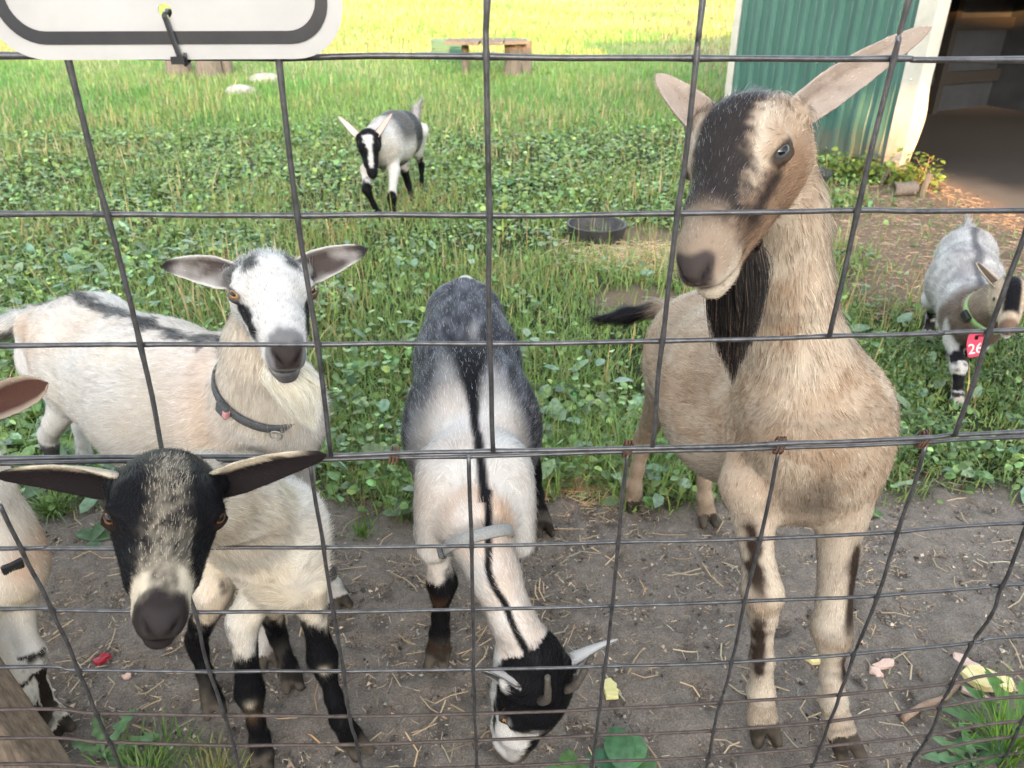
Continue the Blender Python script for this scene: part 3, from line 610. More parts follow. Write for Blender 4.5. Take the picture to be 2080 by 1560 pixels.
# ------------------------------------------------------------------ vegetation
def scatter(n, y0, y1, wfac=0.80, pad=0.35, power=1.0, rng=RNG):
    """points over the pasture in view and a step beyond, thinning with distance"""
    u = rng.random(n)
    if power == 1.0: y = y0*(y1/y0)**u                                         # density per metre of depth ~ 1/y
    else: y = (y0**(1-power) + u*(y1**(1-power)-y0**(1-power)))**(1/(1-power))
    x = (rng.random(n)*2-1)*(wfac*y+pad); return x, y
def blades(x, y, z, h, w, lean, col, segs=3, rng=RNG, az=None, base_dark=True, droop=0.6):
    n = len(x); az = rng.random(n)*2*math.pi if az is None else az
    d = np.stack([np.cos(az), np.sin(az), np.zeros(n)], -1); fa = az+math.pi/2+rng.normal(0, .5, n); s = np.stack([np.cos(fa), np.sin(fa), np.zeros(n)], -1)
    B = np.stack([x, y, z], -1); rows = []; L = []
    for k in range(segs+1):
        t = k/segs; off = lean*t**1.8
        p = B + d*(off*h)[:, None] + np.array([0, 0, 1])*(h*t*(1-droop*0.5*(lean*t)**1.5).clip(0.15, 1))[:, None]
        L.append(np.full(n, t))
        if k < segs:
            ww = (w*(1-0.75*t**1.6))[:, None]; rows += [p-s*ww, p+s*ww]
        else: rows.append(p)
    m_ = 2*segs+1; V = np.stack(rows, 1).reshape(-1, 3); base = np.arange(n)[:, None]*m_
    Q = np.concatenate([base+np.array([[2*k, 2*k+1, 2*k+3, 2*k+2]]) for k in range(segs-1)]) if segs > 1 else None
    T = base+np.array([[2*segs-2, 2*segs-1, 2*segs]])
    C = np.repeat(col, m_, 0)
    return V, Q, T, C
LEAF_UV = np.array([(0, 0), (.22, .34), (.22, 0), (.22, -.34), (.58, .40), (.58, 0), (.58, -.40), (.86, .22), (.86, -.22), (1.0, 0)])
LEAF_Q = np.array([(1, 4, 5, 2), (2, 5, 6, 3), (4, 7, 9, 5), (5, 9, 8, 6)]); LEAF_T = np.array([(0, 1, 2), (0, 2, 3)])
def leaves(x, y, z, L, wid, tilt, az, col, fold=0.25, curl=0.25, rng=RNG):
    n = len(x); u = LEAF_UV[:, 0]; v = LEAF_UV[:, 1]
    f = np.stack([np.cos(az), np.sin(az), np.zeros(n)], -1); s = np.stack([-np.sin(az), np.cos(az), np.zeros(n)], -1)
    roll = rng.normal(0, 0.35, n)
    fw = f*np.cos(tilt)[:, None] + np.array([0, 0, 1])*np.sin(tilt)[:, None]; nn_ = np.cross(fw, s)*-1.0; nn_ = np.where(nn_[:, 2:3] < 0, -nn_, nn_)
    s2 = s*np.cos(roll)[:, None] + nn_*np.sin(roll)[:, None]; n2 = np.cross(fw, s2); n2 = np.where(n2[:, 2:3] < 0, -n2, n2)
    h = fold*np.abs(v)[None]*wid[:, None]*1.0 - curl*(u[None]**2)*0.35 + rng.normal(0, .03, (n, len(u)))
    P = np.stack([x, y, z], -1)[:, None] + L[:, None, None]*(u[None, :, None]*fw[:, None] + (v[None]*wid[:, None])[:, :, None]*s2[:, None] + h[:, :, None]*n2[:, None])
    m_ = len(u); base = np.arange(n)[:, None, None]*m_
    Q = (base+LEAF_Q[None]).reshape(-1, 4); T = (base+LEAF_T[None]).reshape(-1, 3)
    C = np.repeat(col, m_, 0); return P.reshape(-1, 3), Q, T, C
def vary(c, n, s=0.18, hue=0.10, rng=RNG):
    c = np.asarray(c); k = np.exp(rng.normal(0, s, n))[:, None]; h = rng.normal(0, hue, n)[:, None]
    return np.clip(np.broadcast_to(c, (n, 3))*k*(1+h*np.array([[1.0, 0.15, -0.6]])), 0.004, 0.9)
def place(name, geo, mat, label, cat):
    V, Q, T, C = geo; o = put(name, np_mesh(name, V, Q, T, True, {'col': C}), mat); tag(o, label, cat, kind='stuff'); return o
GREEN = (0.195, 0.298, 0.085); GREEN2 = (0.178, 0.285, 0.088); DRY = (0.34, 0.26, 0.12); YEL = (0.22, 0.30, 0.075); COOL = (0.19, 0.29, 0.17)

# low grass through the near pasture
x, y = scatter(150000, 1.55, 9.0, 0.78, 0.3); k = RNG.random(len(x)) < np.clip(veg(x, y)*1.0, 0, 1)*(0.35+0.65*sstep(0.35, 0.6, noise(np.stack([x, y], -1), 1.6, 61)))+0.0
x, y = x[k], y[k]; n = len(x); P2 = np.stack([x, y], -1)
tall = sstep(0.50, 0.75, noise(P2, 1.1, 63)); far = sstep(4, 8.5, y); kf = G(1941, 824); low = 1-.7*np.exp(-(((x-kf[0]+.05)/.16)**2+((y-kf[1]+.10)/.22)**2))
h = low*(0.035+0.04*RNG.random(n)+0.06*tall*RNG.random(n)+0.01*far)*np.exp(RNG.normal(0, .2, n))
dry = (RNG.random(n) < 0.08+0.22*tall*sstep(2.5, 3.2, y)+0.04*far)
col = np.where(dry[:, None], vary(DRY, n, .2), vary(mixc(GREEN, YEL, 0.15+0.25*far), n)); 
place('grass', blades(x, y, gz(x, y)-0.003, h, 0.0016+0.0006*RNG.random(n)+0.0003*y, np.abs(RNG.normal(0.55, .35, n)), col, 3), M['blade'], 'green grass blades growing among the broad weeds of the pen', 'grass')
# broad low weeds: plantain, mallow, ground ivy
x, y = scatter(80000, 1.6, 9.6, 0.78, 0.3, 0.8); P2 = np.stack([x, y], -1)
dens = veg(x, y)*(1-0.35*(1-sstep(3.2, 4.4, y)))*(0.12+0.88*sstep(0.40, 0.56, noise(P2, 1.9, 71, 3)+0.10*sstep(4.0, 4.6, y)))*(1-0.75*sstep(7.8, 9.4, y+0.8*(noise(P2, .8, 5)-.5)))*(1-0.8*sstep(1.25, 1.6, x)*(1-sstep(3, 3.4, y)))
k = RNG.random(len(x)) < dens; x, y = x[k], y[k]; n = len(x); P2 = np.stack([x, y], -1)
big = RNG.random(n) < 0.12*(1-sstep(3.5, 5, y))
L = np.where(big, 0.055+0.035*RNG.random(n), 0.015+0.019*RNG.random(n)+0.012*sstep(4, 6, y)); L = L*(0.55+0.95*noise(P2, 1.9, 88, 2)); wd_ = np.where(big, 0.62, 0.95+0.25*RNG.random(n))
col = np.where(big[:, None], vary(COOL, n, .25), vary(GREEN2, n, .38, .16)); col = mixc(col, vary((0.16, 0.26, 0.06), n, .15), (RNG.random(n) < 0.18)*0.8)
lift = 0.01+0.055*(1-.8*np.exp(-(((x-kf[0]+.05)/.16)**2+((y-kf[1]+.10)/.22)**2)))*RNG.random(n)**1.3*np.where(big, 0.8, 1.0)*(0.6+0.8*noise(P2, 3, 77))
place('weeds', leaves(x, y, gz(x, y)+lift, L, wd_, RNG.normal(0.18, .35, n), RNG.random(n)*2*math.pi, col), M['leaf'], 'low carpet of broad leaved weeds across the pen', 'weeds')
# feathery fine weeds near the number-tag kid
n0 = 9000; x = 1.05+1.3*RNG.random(n0); y = 1.72+1.1*RNG.random(n0); k = RNG.random(n0) < sstep(-.1, .25, y-1.80-0.15*(noise(np.stack([x, y], -1), 3, 9)-.5))*sstep(0.95, 1.25, x)*~((np.hypot(x-G(1941, 824)[0], y-G(1941, 824)[1]) < .12) | ((np.abs(x-G(1941, 830)[0]+.0) < .10) & (y > 1.95) & (y < 2.35))); x, y = x[k], y[k]; n = len(x)
zz = gz(x, y)+0.06*RNG.random(n)**0.8
place('weeds', leaves(x, y, zz, 0.012+0.012*RNG.random(n), np.full(n, .55), RNG.normal(.5, .5, n), RNG.random(n)*6.3, vary((0.10, 0.17, 0.055), n, .2)), M['leaf'], 'fine feathery weeds round the feet of the tagged kid', 'weeds')
# tall seeded and dry stalks
x, y = scatter(14000, 2.2, 12.0, 0.78, 0.3, 0.7); P2 = np.stack([x, y], -1)
k = RNG.random(len(x)) < veg(x, y)*(0.06+0.94*sstep(0.56, 0.72, noise(P2, 0.9, 81, 2)+0.16*sstep(-0.7, -1.4, x)*(1-sstep(4.2, 5, y))*sstep(2.8, 3.2, y)+0.10*sstep(8, 9.5, y)-0.10*sstep(4.4, 5, y)*(1-sstep(7.2, 8, y)))); x, y = x[k], y[k]; n = len(x)
col = np.where((RNG.random(n) < 0.7)[:, None], vary((0.42, 0.33, 0.16), n, .2), vary(YEL, n, .2))
place('dry_grass', blades(x, y, gz(x, y)-0.003, 0.12+0.16*RNG.random(n), 0.0016+0.0004*y, np.abs(RNG.normal(.3, .25, n)), col, 3), M['blade'], 'tufts of straw coloured dry grass standing in the pasture', 'dry grass')
# far pasture
x, y = scatter(150000, 7.6, 40.0, 0.80, 0.6, 1.0); k = RNG.random(len(x)) < sstep(7.5, 10.0, y)*~(((x-SB[0])*inn[0]+(y-SB[1])*inn[1] > -0.15) & ((x-SA[0])*dW[0]+(y-SA[1])*dW[1] < LW+0.15)); x, y = x[k], y[k]; n = len(x); P2 = np.stack([x, y], -1)
pat = noise(P2, 0.30, 91, 3); dry = RNG.random(n) < (0.20+0.55*sstep(0.48, 0.62, pat))*(0.35+0.65*sstep(11, 15, y))
col = np.where(dry[:, None], vary((0.34, 0.34, 0.17), n, .18), vary(mixc((0.14, 0.30, 0.07), (0.21, 0.33, 0.09), sstep(.35, .6, noise(P2, .9, 93))), n))
place('pasture_grass', blades(x, y, gz(x, y)-0.01, (0.06+0.09*RNG.random(n))*(1+0.6*sstep(10, 30, y)), 0.0022+0.00042*y, np.abs(RNG.normal(.4, .3, n)), col, 2), M['blade'], 'yellow green pasture grass of the sunlit field', 'grass')

# straw, chaff and crumbs on the bare soil
n0 = 45000; x = (RNG.random(n0)*2-1)*1.9; y = 0.72+2.2*RNG.random(n0)**1.2; k = RNG.random(n0) < (1-0.75*veg(x, y))*(0.25+0.75*sstep(.40, .65, noise(np.stack([x, y], -1), 3.5, 97))); x, y = x[k], y[k]; n = len(x)
def straws(x, y, L, r, col, lift, cv=0.25, steep=0.12):
    n = len(x); az = RNG.random(n)*2*math.pi; d = np.stack([np.cos(az), np.sin(az), RNG.normal(0, steep, n)], -1); s = np.stack([-np.sin(az), np.cos(az), np.zeros(n)], -1)
    c = np.stack([x, y, gz(x, y)+lift], -1); bend = RNG.normal(0, cv, n)
    rows = []
    for t in (-.5, 0, .5):
        p = c + d*(L*t)[:, None] + s*(bend*L*(0.25-t*t))[:, None]
        rows += [p-s*r[:, None], p+np.array([0, 0, 1.2])*r[:, None], p+s*r[:, None]]
    V = np.stack(rows, 1).reshape(-1, 3); base = np.arange(n)[:, None]*9
    Q = np.concatenate([base+np.array([[a, a+1, a+4, a+3]]) for a in (0, 1, 3, 4)]); return V, Q, None, np.repeat(col, 9, 0)
cs = np.where((RNG.random(n) < .7)[:, None], vary((0.42, 0.335, 0.235), n, .25), vary((0.12, 0.09, 0.07), n, .3))
place('straw', straws(x, y, 0.005+0.024*RNG.random(n)**2.2, 0.0005+0.0006*RNG.random(n), cs, 0.004), M['straw'], 'short bits of straw and chaff strewn over the bare soil', 'straw')
x = (RNG.random(520)*2-1)*1.6; y = 0.75+1.4*RNG.random(520); n = 520
place('straw', straws(x, y, 0.04+0.06*RNG.random(n), 0.0010+0.0008*RNG.random(n), vary((0.42, 0.33, 0.21), n, .2), 0.007, .5), M['straw'], 'long pale straws lying loose on the bare soil', 'straw')
hc = G(1180, 985); n = 420; r = np.abs(RNG.normal(0, .065, n)); a = RNG.random(n)*6.3
place('hay', straws(hc[0]+r*np.cos(a)*1.15, hc[1]+r*np.sin(a)*1.2, 0.03+0.06*RNG.random(n), 0.0008+0.0007*RNG.random(n), vary((0.46, 0.33, 0.19), n, .22), 0.006+0.022*RNG.random(n)*np.exp(-(r/.07)**2), .9, .3), M['straw'], 'small heap of tan hay at the edge of the bare soil', 'hay')
hc = G(1310, 528); n = 900; rx = RNG.normal(0, .20, n); ry = RNG.normal(0, .13, n)
place('hay', straws(hc[0]+rx, hc[1]+ry, 0.04+0.08*RNG.random(n), 0.0014+0.001*RNG.random(n), vary((0.55, 0.42, 0.25), n, .2), 0.008+0.02*RNG.random(n), .6, .2), M['straw'], 'flat patch of pale hay before the feed pan', 'hay')
n = 5000; x = 1.5+1.9*RNG.random(n); y = 3.1+2.9*RNG.random(n)
place('straw', straws(x, y, 0.02+0.05*RNG.random(n)**2, 0.0014+0.001*RNG.random(n), vary((0.36, 0.25, 0.16), n, .3), 0.005, .4), M['straw'], 'trodden straw litter on the worn way to the shed', 'straw')
n0 = 60000; x = (RNG.random(n0)*2-1)*1.8; y = 0.70+1.9*RNG.random(n0)**1.15; k = RNG.random(n0) < (1-0.9*veg(x, y)); x, y = x[k], y[k]; n = len(x)
def crumbs(x, y, r, col):
    n = len(x); O = np.array([(1, 0, 0), (-.5, .87, 0), (-.5, -.87, 0), (0, 0, 1), (.2, .1, -1)], float)
    a = RNG.random(n)*6.3; c, s = np.cos(a), np.sin(a); J = O[None]+RNG.normal(0, .28, (n, 5, 3)); J = np.stack([J[..., 0]*c[:, None]-J[..., 1]*s[:, None], J[..., 0]*s[:, None]+J[..., 1]*c[:, None], J[..., 2]*.75], -1)
    V = np.stack([x, y, gz(x, y)+r*.25], -1)[:, None]+J*r[:, None, None]; base = np.arange(n)[:, None, None]*5
    T = (base+np.array([[0, 1, 3], [1, 2, 3], [2, 0, 3], [1, 0, 4], [2, 1, 4], [0, 2, 4]])[None]).reshape(-1, 3); return V.reshape(-1, 3), None, T, np.repeat(col, 5, 0)
cc_ = np.where((RNG.random(n) < .78)[:, None], vary((0.14, 0.118, 0.098), n, .5), vary((0.36, 0.31, 0.25), n, .3))
g_ = crumbs(x, y, 0.0014+0.0050*RNG.random(n)**3.5, cc_); o = place('soil_crumbs', g_, M['crumb'], 'loose soil crumbs and grit scattered over the bare soil', 'soil')
o.data.polygons.foreach_set('use_smooth', np.zeros(len(o.data.polygons), bool))

# single plants that stand apart
def grass_tuft(px, py, r, h, n, label, c=GREEN, lean=.7):
    b_ = G(px, py); rr = np.minimum(np.abs(RNG.normal(0, r*.7, n)), r*1.3); a = RNG.random(n)*6.3; x = b_[0]+rr*np.cos(a); y = b_[1]+rr*np.sin(a)
    V, Q, T, C = blades(x, y, gz(x, y)-.004, h*(0.5+0.7*RNG.random(n)), np.full(n, 0.0017), np.abs(RNG.normal(lean, .35, n)), vary(c, n), 3, az=a+RNG.normal(0, .5, n))
    o = put('grass_tuft', np_mesh('grass_tuft', V, Q, T, True, {'col': C}), M['blade']); tag(o, label, 'grass tuft')
grass_tuft(112, 1045, 0.03, 0.10, 170, 'bright green grass tuft behind the ear of the black-faced kid')
grass_tuft(735, 1085, 0.025, 0.05, 60, 'small leafy green tuft on bare soil between the kid and the grazing goat', (0.10, 0.20, 0.03))
grass_tuft(845, 1000, 0.03, 0.07, 110, 'grass tuft at the green edge beside the grazing goat\'s shoulder')
grass_tuft(300, 1585, 0.075, 0.062, 300, 'grass clump growing through the bottom wires next to the leaning post', (0.09, 0.16, 0.035))
grass_tuft(440, 1600, 0.05, 0.06, 150, 'dry and green grass clump at the wire foot under the black-faced kid', (0.20, 0.20, 0.07))
grass_tuft(2040, 1545, 0.05, 0.13, 120, 'upright grass clump among the toothed leaves at the wire foot', (0.12, 0.22, 0.03))
def tooth_leaf(b_, az, L, w, tilt, teeth, curl=0.35):
    """one leaf blade with lobed edge as a strip either side of the midrib"""
    n = 9 if teeth else 6; f = np.array([math.cos(az), math.sin(az), 0]); s = np.array([-math.sin(az), math.cos(az), 0]); V = []
    for i in range(n+1):
        t = i/n; prof_ = math.sin(math.pi*min(1, t*0.93+0.04))**0.75*(0.35+0.65*t if teeth else 1)
        if teeth: prof_ *= (1.0 if i % 2 else 0.45)
        ang = tilt-curl*2.2*t; p = b_ + f*L*t*math.cos(tilt*0.7) + np.array([0, 0, L*(t*math.sin(tilt)-curl*t*t)])
        p[2] = max(p[2], b_[2]-0.002+0.004*t)
        back = -0.10*L*(1 if i % 2 else 0) if teeth else 0
        V += [p + s*w*prof_ + f*back + [0, 0, 0.25*w*prof_], p, p - s*w*prof_ + f*back + [0, 0, 0.25*w*prof_]]
    V = np.array(V); Q = []
    for i in range(n): a = 3*i; Q += [[a, a+1, a+4, a+3], [a+1, a+2, a+5, a+4]]
    return V, np.array(Q), None
def rosette(name, px, py, specs, label, teeth, c):
    e = empty(name, tuple(G(px, py))); tag(e, label, 'weed'); b_ = G(px, py)
    for az, L, w, tilt in specs:
        g = tooth_leaf(b_+np.array([0, 0, 0.004]), math.radians(az), L, w, tilt, teeth); V, Q, T = g
        part('leaf', g, M['leaf'], e, True, {'col': np.repeat(vary(c, 1, .15), len(V), 0)})
rosette('plantain', 1268, 1575, [(60, .085, .026, .55), (150, .08, .022, .4), (20, .07, .022, .35), (100, .09, .03, .8), (200, .06, .02, .3)], 'plantain with smooth oval leaves at the foot of the wires', False, (0.075, 0.17, 0.065))
rosette('plantain', 1150, 1590, [(80, .06, .018, .7), (140, .05, .016, .5), (30, .055, .016, .6)], 'small plantain seedling near the grazing goat\'s muzzle', False, (0.075, 0.16, 0.05))
rosette('dandelion', 2062, 1512, [(100, .16, .026, 1.0), (150, .15, .028, .45), (185, .16, .028, .3), (60, .15, .026, .9), (210, .13, .026, .5), (120, .14, .026, .7), (20, .13, .025, .6)], 'dandelion rosette of long toothed leaves at the wires near the yellow rind', True, (0.085, 0.19, 0.05))
rosette('dandelion', 1975, 1560, [(90, .09, .018, .9), (170, .10, .022, .4), (140, .09, .02, .6), (30, .09, .02, .5), (200, .10, .02, .3)], 'smaller dandelion with toothed leaves poking through the bottom wires', True, (0.10, 0.20, 0.09))
rosette('dandelion', 215, 1545, [(20, .12, .022, .55), (70, .11, .022, .8), (120, .10, .02, .9), (160, .09, .02, .5), (-20, .10, .02, .4)], 'drooping dandelion leaves beside the leaning post', True, (0.085, 0.165, 0.07))
rosette('dock_weed', 1745, 1040, [(40, .07, .022, .5), (110, .08, .022, .7), (-30, .07, .02, .3), (180, .06, .02, .35)], 'small broad leaved weed behind the tan goat\'s foreleg', False, (0.08, 0.18, 0.05))
rosette('dock_weed', 1100, 985, [(80, .08, .024, .9), (150, .08, .022, .6), (20, .07, .02, .6), (-60, .09, .022, .35), (200, .07, .02, .5), (-20, .08, .022, .4)], 'leafy weed beside the orange strip and the hay heap', False, (0.085, 0.18, 0.06))
rosette('dock_weed', 190, 1100, [(80, .07, .02, .6), (150, .07, .02, .4), (20, .06, .02, .3), (-60, .06, .02, .2)], 'flat leafy weed on soil under the black-faced kid\'s cheek', False, (0.08, 0.15, 0.06))
# vines climbing at the shed foot
def vine(px, py, r, h, n, label):
    b_ = G(px, py); e = empty('vine', tuple(b_)); tag(e, label, 'vine'); ps = []; roots = []
    for k in range(5):
        a = RNG.random()*6.3; q = b_+np.array([math.cos(a)*r*.5, math.sin(a)*r*.35, -0.01]); tp = q+np.array([RNG.normal(0, r*.5), RNG.normal(0, r*.2), h*(0.6+.5*RNG.random())])
        S = spline([q, (q+tp)/2+RNG.normal(0, .03, 3), tp], 4); ps.append(tube(S, np.linspace(.005, .002, len(S)), 5)); roots.append(S)
    part('stem', merge(ps), M['stick'], e, True)
    S = np.concatenate(roots); c = S[RNG.integers(0, len(S), n)]+RNG.normal(0, .045, (n, 3))*[1.3, .8, .8]; c[:, 2] = np.maximum(c[:, 2], b_[2]+.01)
    V, Q, T, C = leaves(c[:, 0], c[:, 1], c[:, 2], .035+.03*RNG.random(n), np.full(n, .95), RNG.normal(.1, .5, n), RNG.random(n)*6.3, vary((0.16, 0.22, 0.04), n, .25))
    o = part('leaves', (V, Q, T), M['leaf'], e, True, {'col': C}); o['kind'] = 'stuff'
vine(1700, 356, 0.16, 0.15, 130, 'leafy yellow green vine at the wall foot beside the dark pan')
vine(1762, 362, 0.18, 0.17, 150, 'leafy yellow green vine against the shed wall behind the first stake')
vine(1825, 372, 0.16, 0.20, 130, 'vine tangled over the hollow log at the shed foot')
vine(1868, 385, 0.13, 0.24, 110, 'tall vine climbing the foot of the white corner post')
# ------------------------------------------------------------------ goats: one blended surface per animal, fur strands as a child
def seg_eval(P, pr):
    q = P - pr['p0']; s = q @ pr['T']; L = pr['L']
    t = np.clip(s/L, 0, 1); u = q @ pr['B']; v = q @ pr['N']; e = s - t*L
    w = pr['r0'][0] + (pr['r1'][0]-pr['r0'][0])*t; h = pr['r0'][1] + (pr['r1'][1]-pr['r0'][1])*t; c = np.minimum(w, h)*pr['cap'] if pr['cap'] else np.sqrt(w*h)
    a = u/w; b = v/h; g = e/c
    k0 = np.sqrt(a*a+b*b+g*g); k1 = np.sqrt((a/w)**2+(b/h)**2+(g/c)**2)+1e-6
    return k0*(k0-1)/k1, t, a, b
class Body:
    def __init__(s): s.pr = []
    def seg(s, p0, p1, r0, r1, up=(0, 0, 1), k=0.03, tag='body', sub=False, cap=None, flow=1, par=(0, 1)):
        p0 = np.asarray(p0, float); p1 = np.asarray(p1, float)
        if np.ndim(r0) == 0: r0 = (r0, r0)
        if np.ndim(r1) == 0: r1 = (r1, r1)
        d = p1-p0; L = np.linalg.norm(d)
        if L < 1e-5: d = np.array([0, 0, 1e-4]); L = 1e-4
        T = d/L; up = np.asarray(up, float); N = up-(up@T)*T
        if np.linalg.norm(N) < 0.05: N = np.array([1.0, 0, 0])-T[0]*T
        N = nrm(N); B = np.cross(T, N)
        s.pr.append(dict(p0=p0, p1=p1, r0=r0, r1=r1, T=T, N=N, B=B, L=L, k=k, tag=tag, sub=sub, cap=cap, flow=flow, par=par))
    def chain(s, pts, rad, up=(0, 0, 1), k=0.03, tag='body', flow=1, **kw):
        n = len(pts)-1
        for i in range(n): s.seg(pts[i], pts[i+1], rad[i], rad[i+1], up, k, tag, flow=flow, par=(i/n, (i+1)/n), **kw)
    def mesh(s, vox):
        lo_ = np.min([np.minimum(p['p0']-max(p['r0']), p['p1']-max(p['r1'])) for p in s.pr if not p['sub']], 0)-3*vox
        hi = np.max([np.maximum(p['p0']+max(p['r0']), p['p1']+max(p['r1'])) for p in s.pr if not p['sub']], 0)+3*vox
        N = np.ceil((hi-lo_)/vox).astype(int)+1; D = np.full(N, 0.2, np.float32)
        ax = [(lo_[i]+vox*np.arange(N[i])).astype(np.float32) for i in range(3)]
        for p in s.pr:
            m_ = max(max(p['r0']), max(p['r1']))*1.02+p['k']+2*vox; a = np.minimum(p['p0'], p['p1'])-m_; b = np.maximum(p['p0'], p['p1'])+m_
            i0 = np.clip(np.floor((a-lo_)/vox).astype(int), 0, N-1); i1 = np.clip(np.ceil((b-lo_)/vox).astype(int)+1, 1, N)
            if np.any(i1 <= i0): continue
            X, Y, Z = np.meshgrid(ax[0][i0[0]:i1[0]], ax[1][i0[1]:i1[1]], ax[2][i0[2]:i1[2]], indexing='ij')
            d = seg_eval(np.stack([X, Y, Z], -1).reshape(-1, 3), p)[0].reshape(X.shape).astype(np.float32)
            sl_ = (slice(i0[0], i1[0]), slice(i0[1], i1[1]), slice(i0[2], i1[2])); c = D[sl_]; k = p['k']
            if p['sub']:
                h = np.maximum(k-np.abs(c+d), 0)/k; D[sl_] = np.maximum(c, -d)+h*h*k*0.25
            else:
                h = np.maximum(k-np.abs(c-d), 0)/k; D[sl_] = np.minimum(c, d)-h*h*k*0.25
        # surface nets
        S = D < 0
        cnt = np.zeros(N-1, np.int8)
        for dx in (0, 1):
            for dy in (0, 1):
                for dz in (0, 1): cnt += S[dx:N[0]-1+dx, dy:N[1]-1+dy, dz:N[2]-1+dz]
        act = (cnt > 0) & (cnt < 8); I = np.argwhere(act); idx = np.full(N-1, -1, np.int32); idx[act] = np.arange(len(I))
        acc = np.zeros((len(I), 3)); num = np.zeros(len(I))
        cor = [(x, y, z) for x in (0, 1) for y in (0, 1) for z in (0, 1)]
        val = {c: D[I[:, 0]+c[0], I[:, 1]+c[1], I[:, 2]+c[2]].astype(np.float64) for c in cor}
        for c in cor:
            for a in range(3):
                if c[a] == 0:
                    c2 = list(c); c2[a] = 1; c2 = tuple(c2); va, vb = val[c], val[c2]; cr = (va < 0) != (vb < 0)
                    t = np.where(cr, va/(va-vb+1e-30), 0); p = np.array(c, float)[None].repeat(len(I), 0); p[:, a] += t
                    acc += np.where(cr[:, None], p, 0); num += cr
        V = (I + acc/num[:, None])*vox + lo_
        Q = []
        for a in range(3):
            b, c = (a+1) % 3, (a+2) % 3
            s0 = [slice(None)]*3; s1 = [slice(None)]*3; s0[a] = slice(0, -1); s1[a] = slice(1, None)
            A = S[tuple(s0)]; Bq = S[tuple(s1)]; E = np.argwhere(A != Bq); fl = A[tuple(E.T)]
            ok = (E[:, b] > 0) & (E[:, c] > 0) & (E[:, b] < N[b]-1) & (E[:, c] < N[c]-1); E = E[ok]; fl = fl[ok]
            def at(db, dc):
                F = E.copy(); F[:, b] -= db; F[:, c] -= dc; return idx[tuple(F.T)]
            q = np.stack([at(1, 1), at(0, 1), at(0, 0), at(1, 0)], -1); q[~fl] = q[~fl][:, ::-1]; Q.append(q)
        Q = np.concatenate(Q); Q = Q[(Q >= 0).all(1)]
        for _ in range(2):                                                       # light relaxation
            sm = np.zeros_like(V); ct = np.zeros(len(V))
            for a, b in ((0, 1), (1, 2), (2, 3), (3, 0)):
                for i, j in ((a, b), (b, a)): 
                    for d in range(3): sm[:, d] += np.bincount(Q[:, i], V[Q[:, j], d], len(V))
                    ct += np.bincount(Q[:, i], minlength=len(V))
            V = V*0.6 + 0.4*sm/np.maximum(ct, 1)[:, None]
        fn = np.cross(V[Q[:, 2]]-V[Q[:, 0]], V[Q[:, 3]]-V[Q[:, 1]]); NN = np.zeros_like(V)
        for k in range(4):
            for d in range(3): NN[:, d] += np.bincount(Q[:, k], fn[:, d], len(V))
        NN /= np.linalg.norm(NN, axis=1)[:, None]+1e-12
        return V, Q, NN
    def anatomy(s, V):
        best = np.full(len(V), 9.0); tagi = np.zeros(len(V), int); tt = np.zeros(len(V)); aa = np.zeros(len(V)); bb = np.zeros(len(V)); comb = np.zeros((len(V), 3)); ws = np.zeros(len(V))
        names = sorted({p['tag'] for p in s.pr}); 
        for p in s.pr:
            if p['sub']: continue
            d, t, a, b = seg_eval(V, p); w = np.exp(-np.maximum(d, -0.02)/0.012); comb += (w*p['flow'])[:, None]*p['T']; ws += w
            m_ = d < best; best[m_] = d[m_]; tagi[m_] = names.index(p['tag']); tt[m_] = (p['par'][0]+(p['par'][1]-p['par'][0])*t)[m_]; aa[m_] = a[m_]; bb[m_] = b[m_]
        return np.array(names)[tagi], tt, aa, bb, comb/np.maximum(ws, 1e-9)[:, None]

EYE_MATS = {}
def eye_mat(iris):
    key = tuple(iris)
    if key in EYE_MATS: return EYE_MATS[key]
    m, n, b, out = new_mat('goat eye %d' % len(EYE_MATS))
    tc = nd(n, 'ShaderNodeTexCoord'); sp = nd(n, 'ShaderNodeSeparateXYZ'); n.links.new(tc.outputs['Object'], sp.inputs[0])
    def mt(op, a, b_=None, v=None):
        x = nd(n, 'ShaderNodeMath', operation=op)
        n.links.new(a, x.inputs[0])
        if b_ is not None: n.links.new(b_, x.inputs[1])
        elif v is not None: x.inputs[1].default_value = v
        return x.outputs[0]
    # eye-local: z looks out, x along the slit
    px_ = mt('POWER', mt('DIVIDE', mt('ABSOLUTE', sp.outputs['X']), v=0.46), v=4.0); py_ = mt('POWER', mt('DIVIDE', mt('ABSOLUTE', sp.outputs['Y']), v=0.20), v=2.0)
    pup = mt('LESS_THAN', mt('ADD', px_, py_), v=1.0)
    rad = mt('ADD', mt('MULTIPLY', sp.outputs['X'], sp.outputs['X']), mt('MULTIPLY', sp.outputs['Y'], sp.outputs['Y'])); ir = mt('LESS_THAN', rad, v=0.52)
    m1 = nd(n, 'ShaderNodeMix', data_type='RGBA'); m1.inputs[6].default_value = (0.035, 0.025, 0.02, 1); m1.inputs[7].default_value = (*iris, 1); n.links.new(ir, m1.inputs[0])
    m2 = nd(n, 'ShaderNodeMix', data_type='RGBA'); m2.inputs[7].default_value = (0.004, 0.004, 0.006, 1); n.links.new(m1.outputs[2], m2.inputs[6]); n.links.new(pup, m2.inputs[0])
    n.links.new(m2.outputs[2], b.inputs['Base Color']); b.inputs['Roughness'].default_value = 0.08; b.inputs['Specular IOR Level'].default_value = 0.35
    EYE_MATS[key] = m; return m
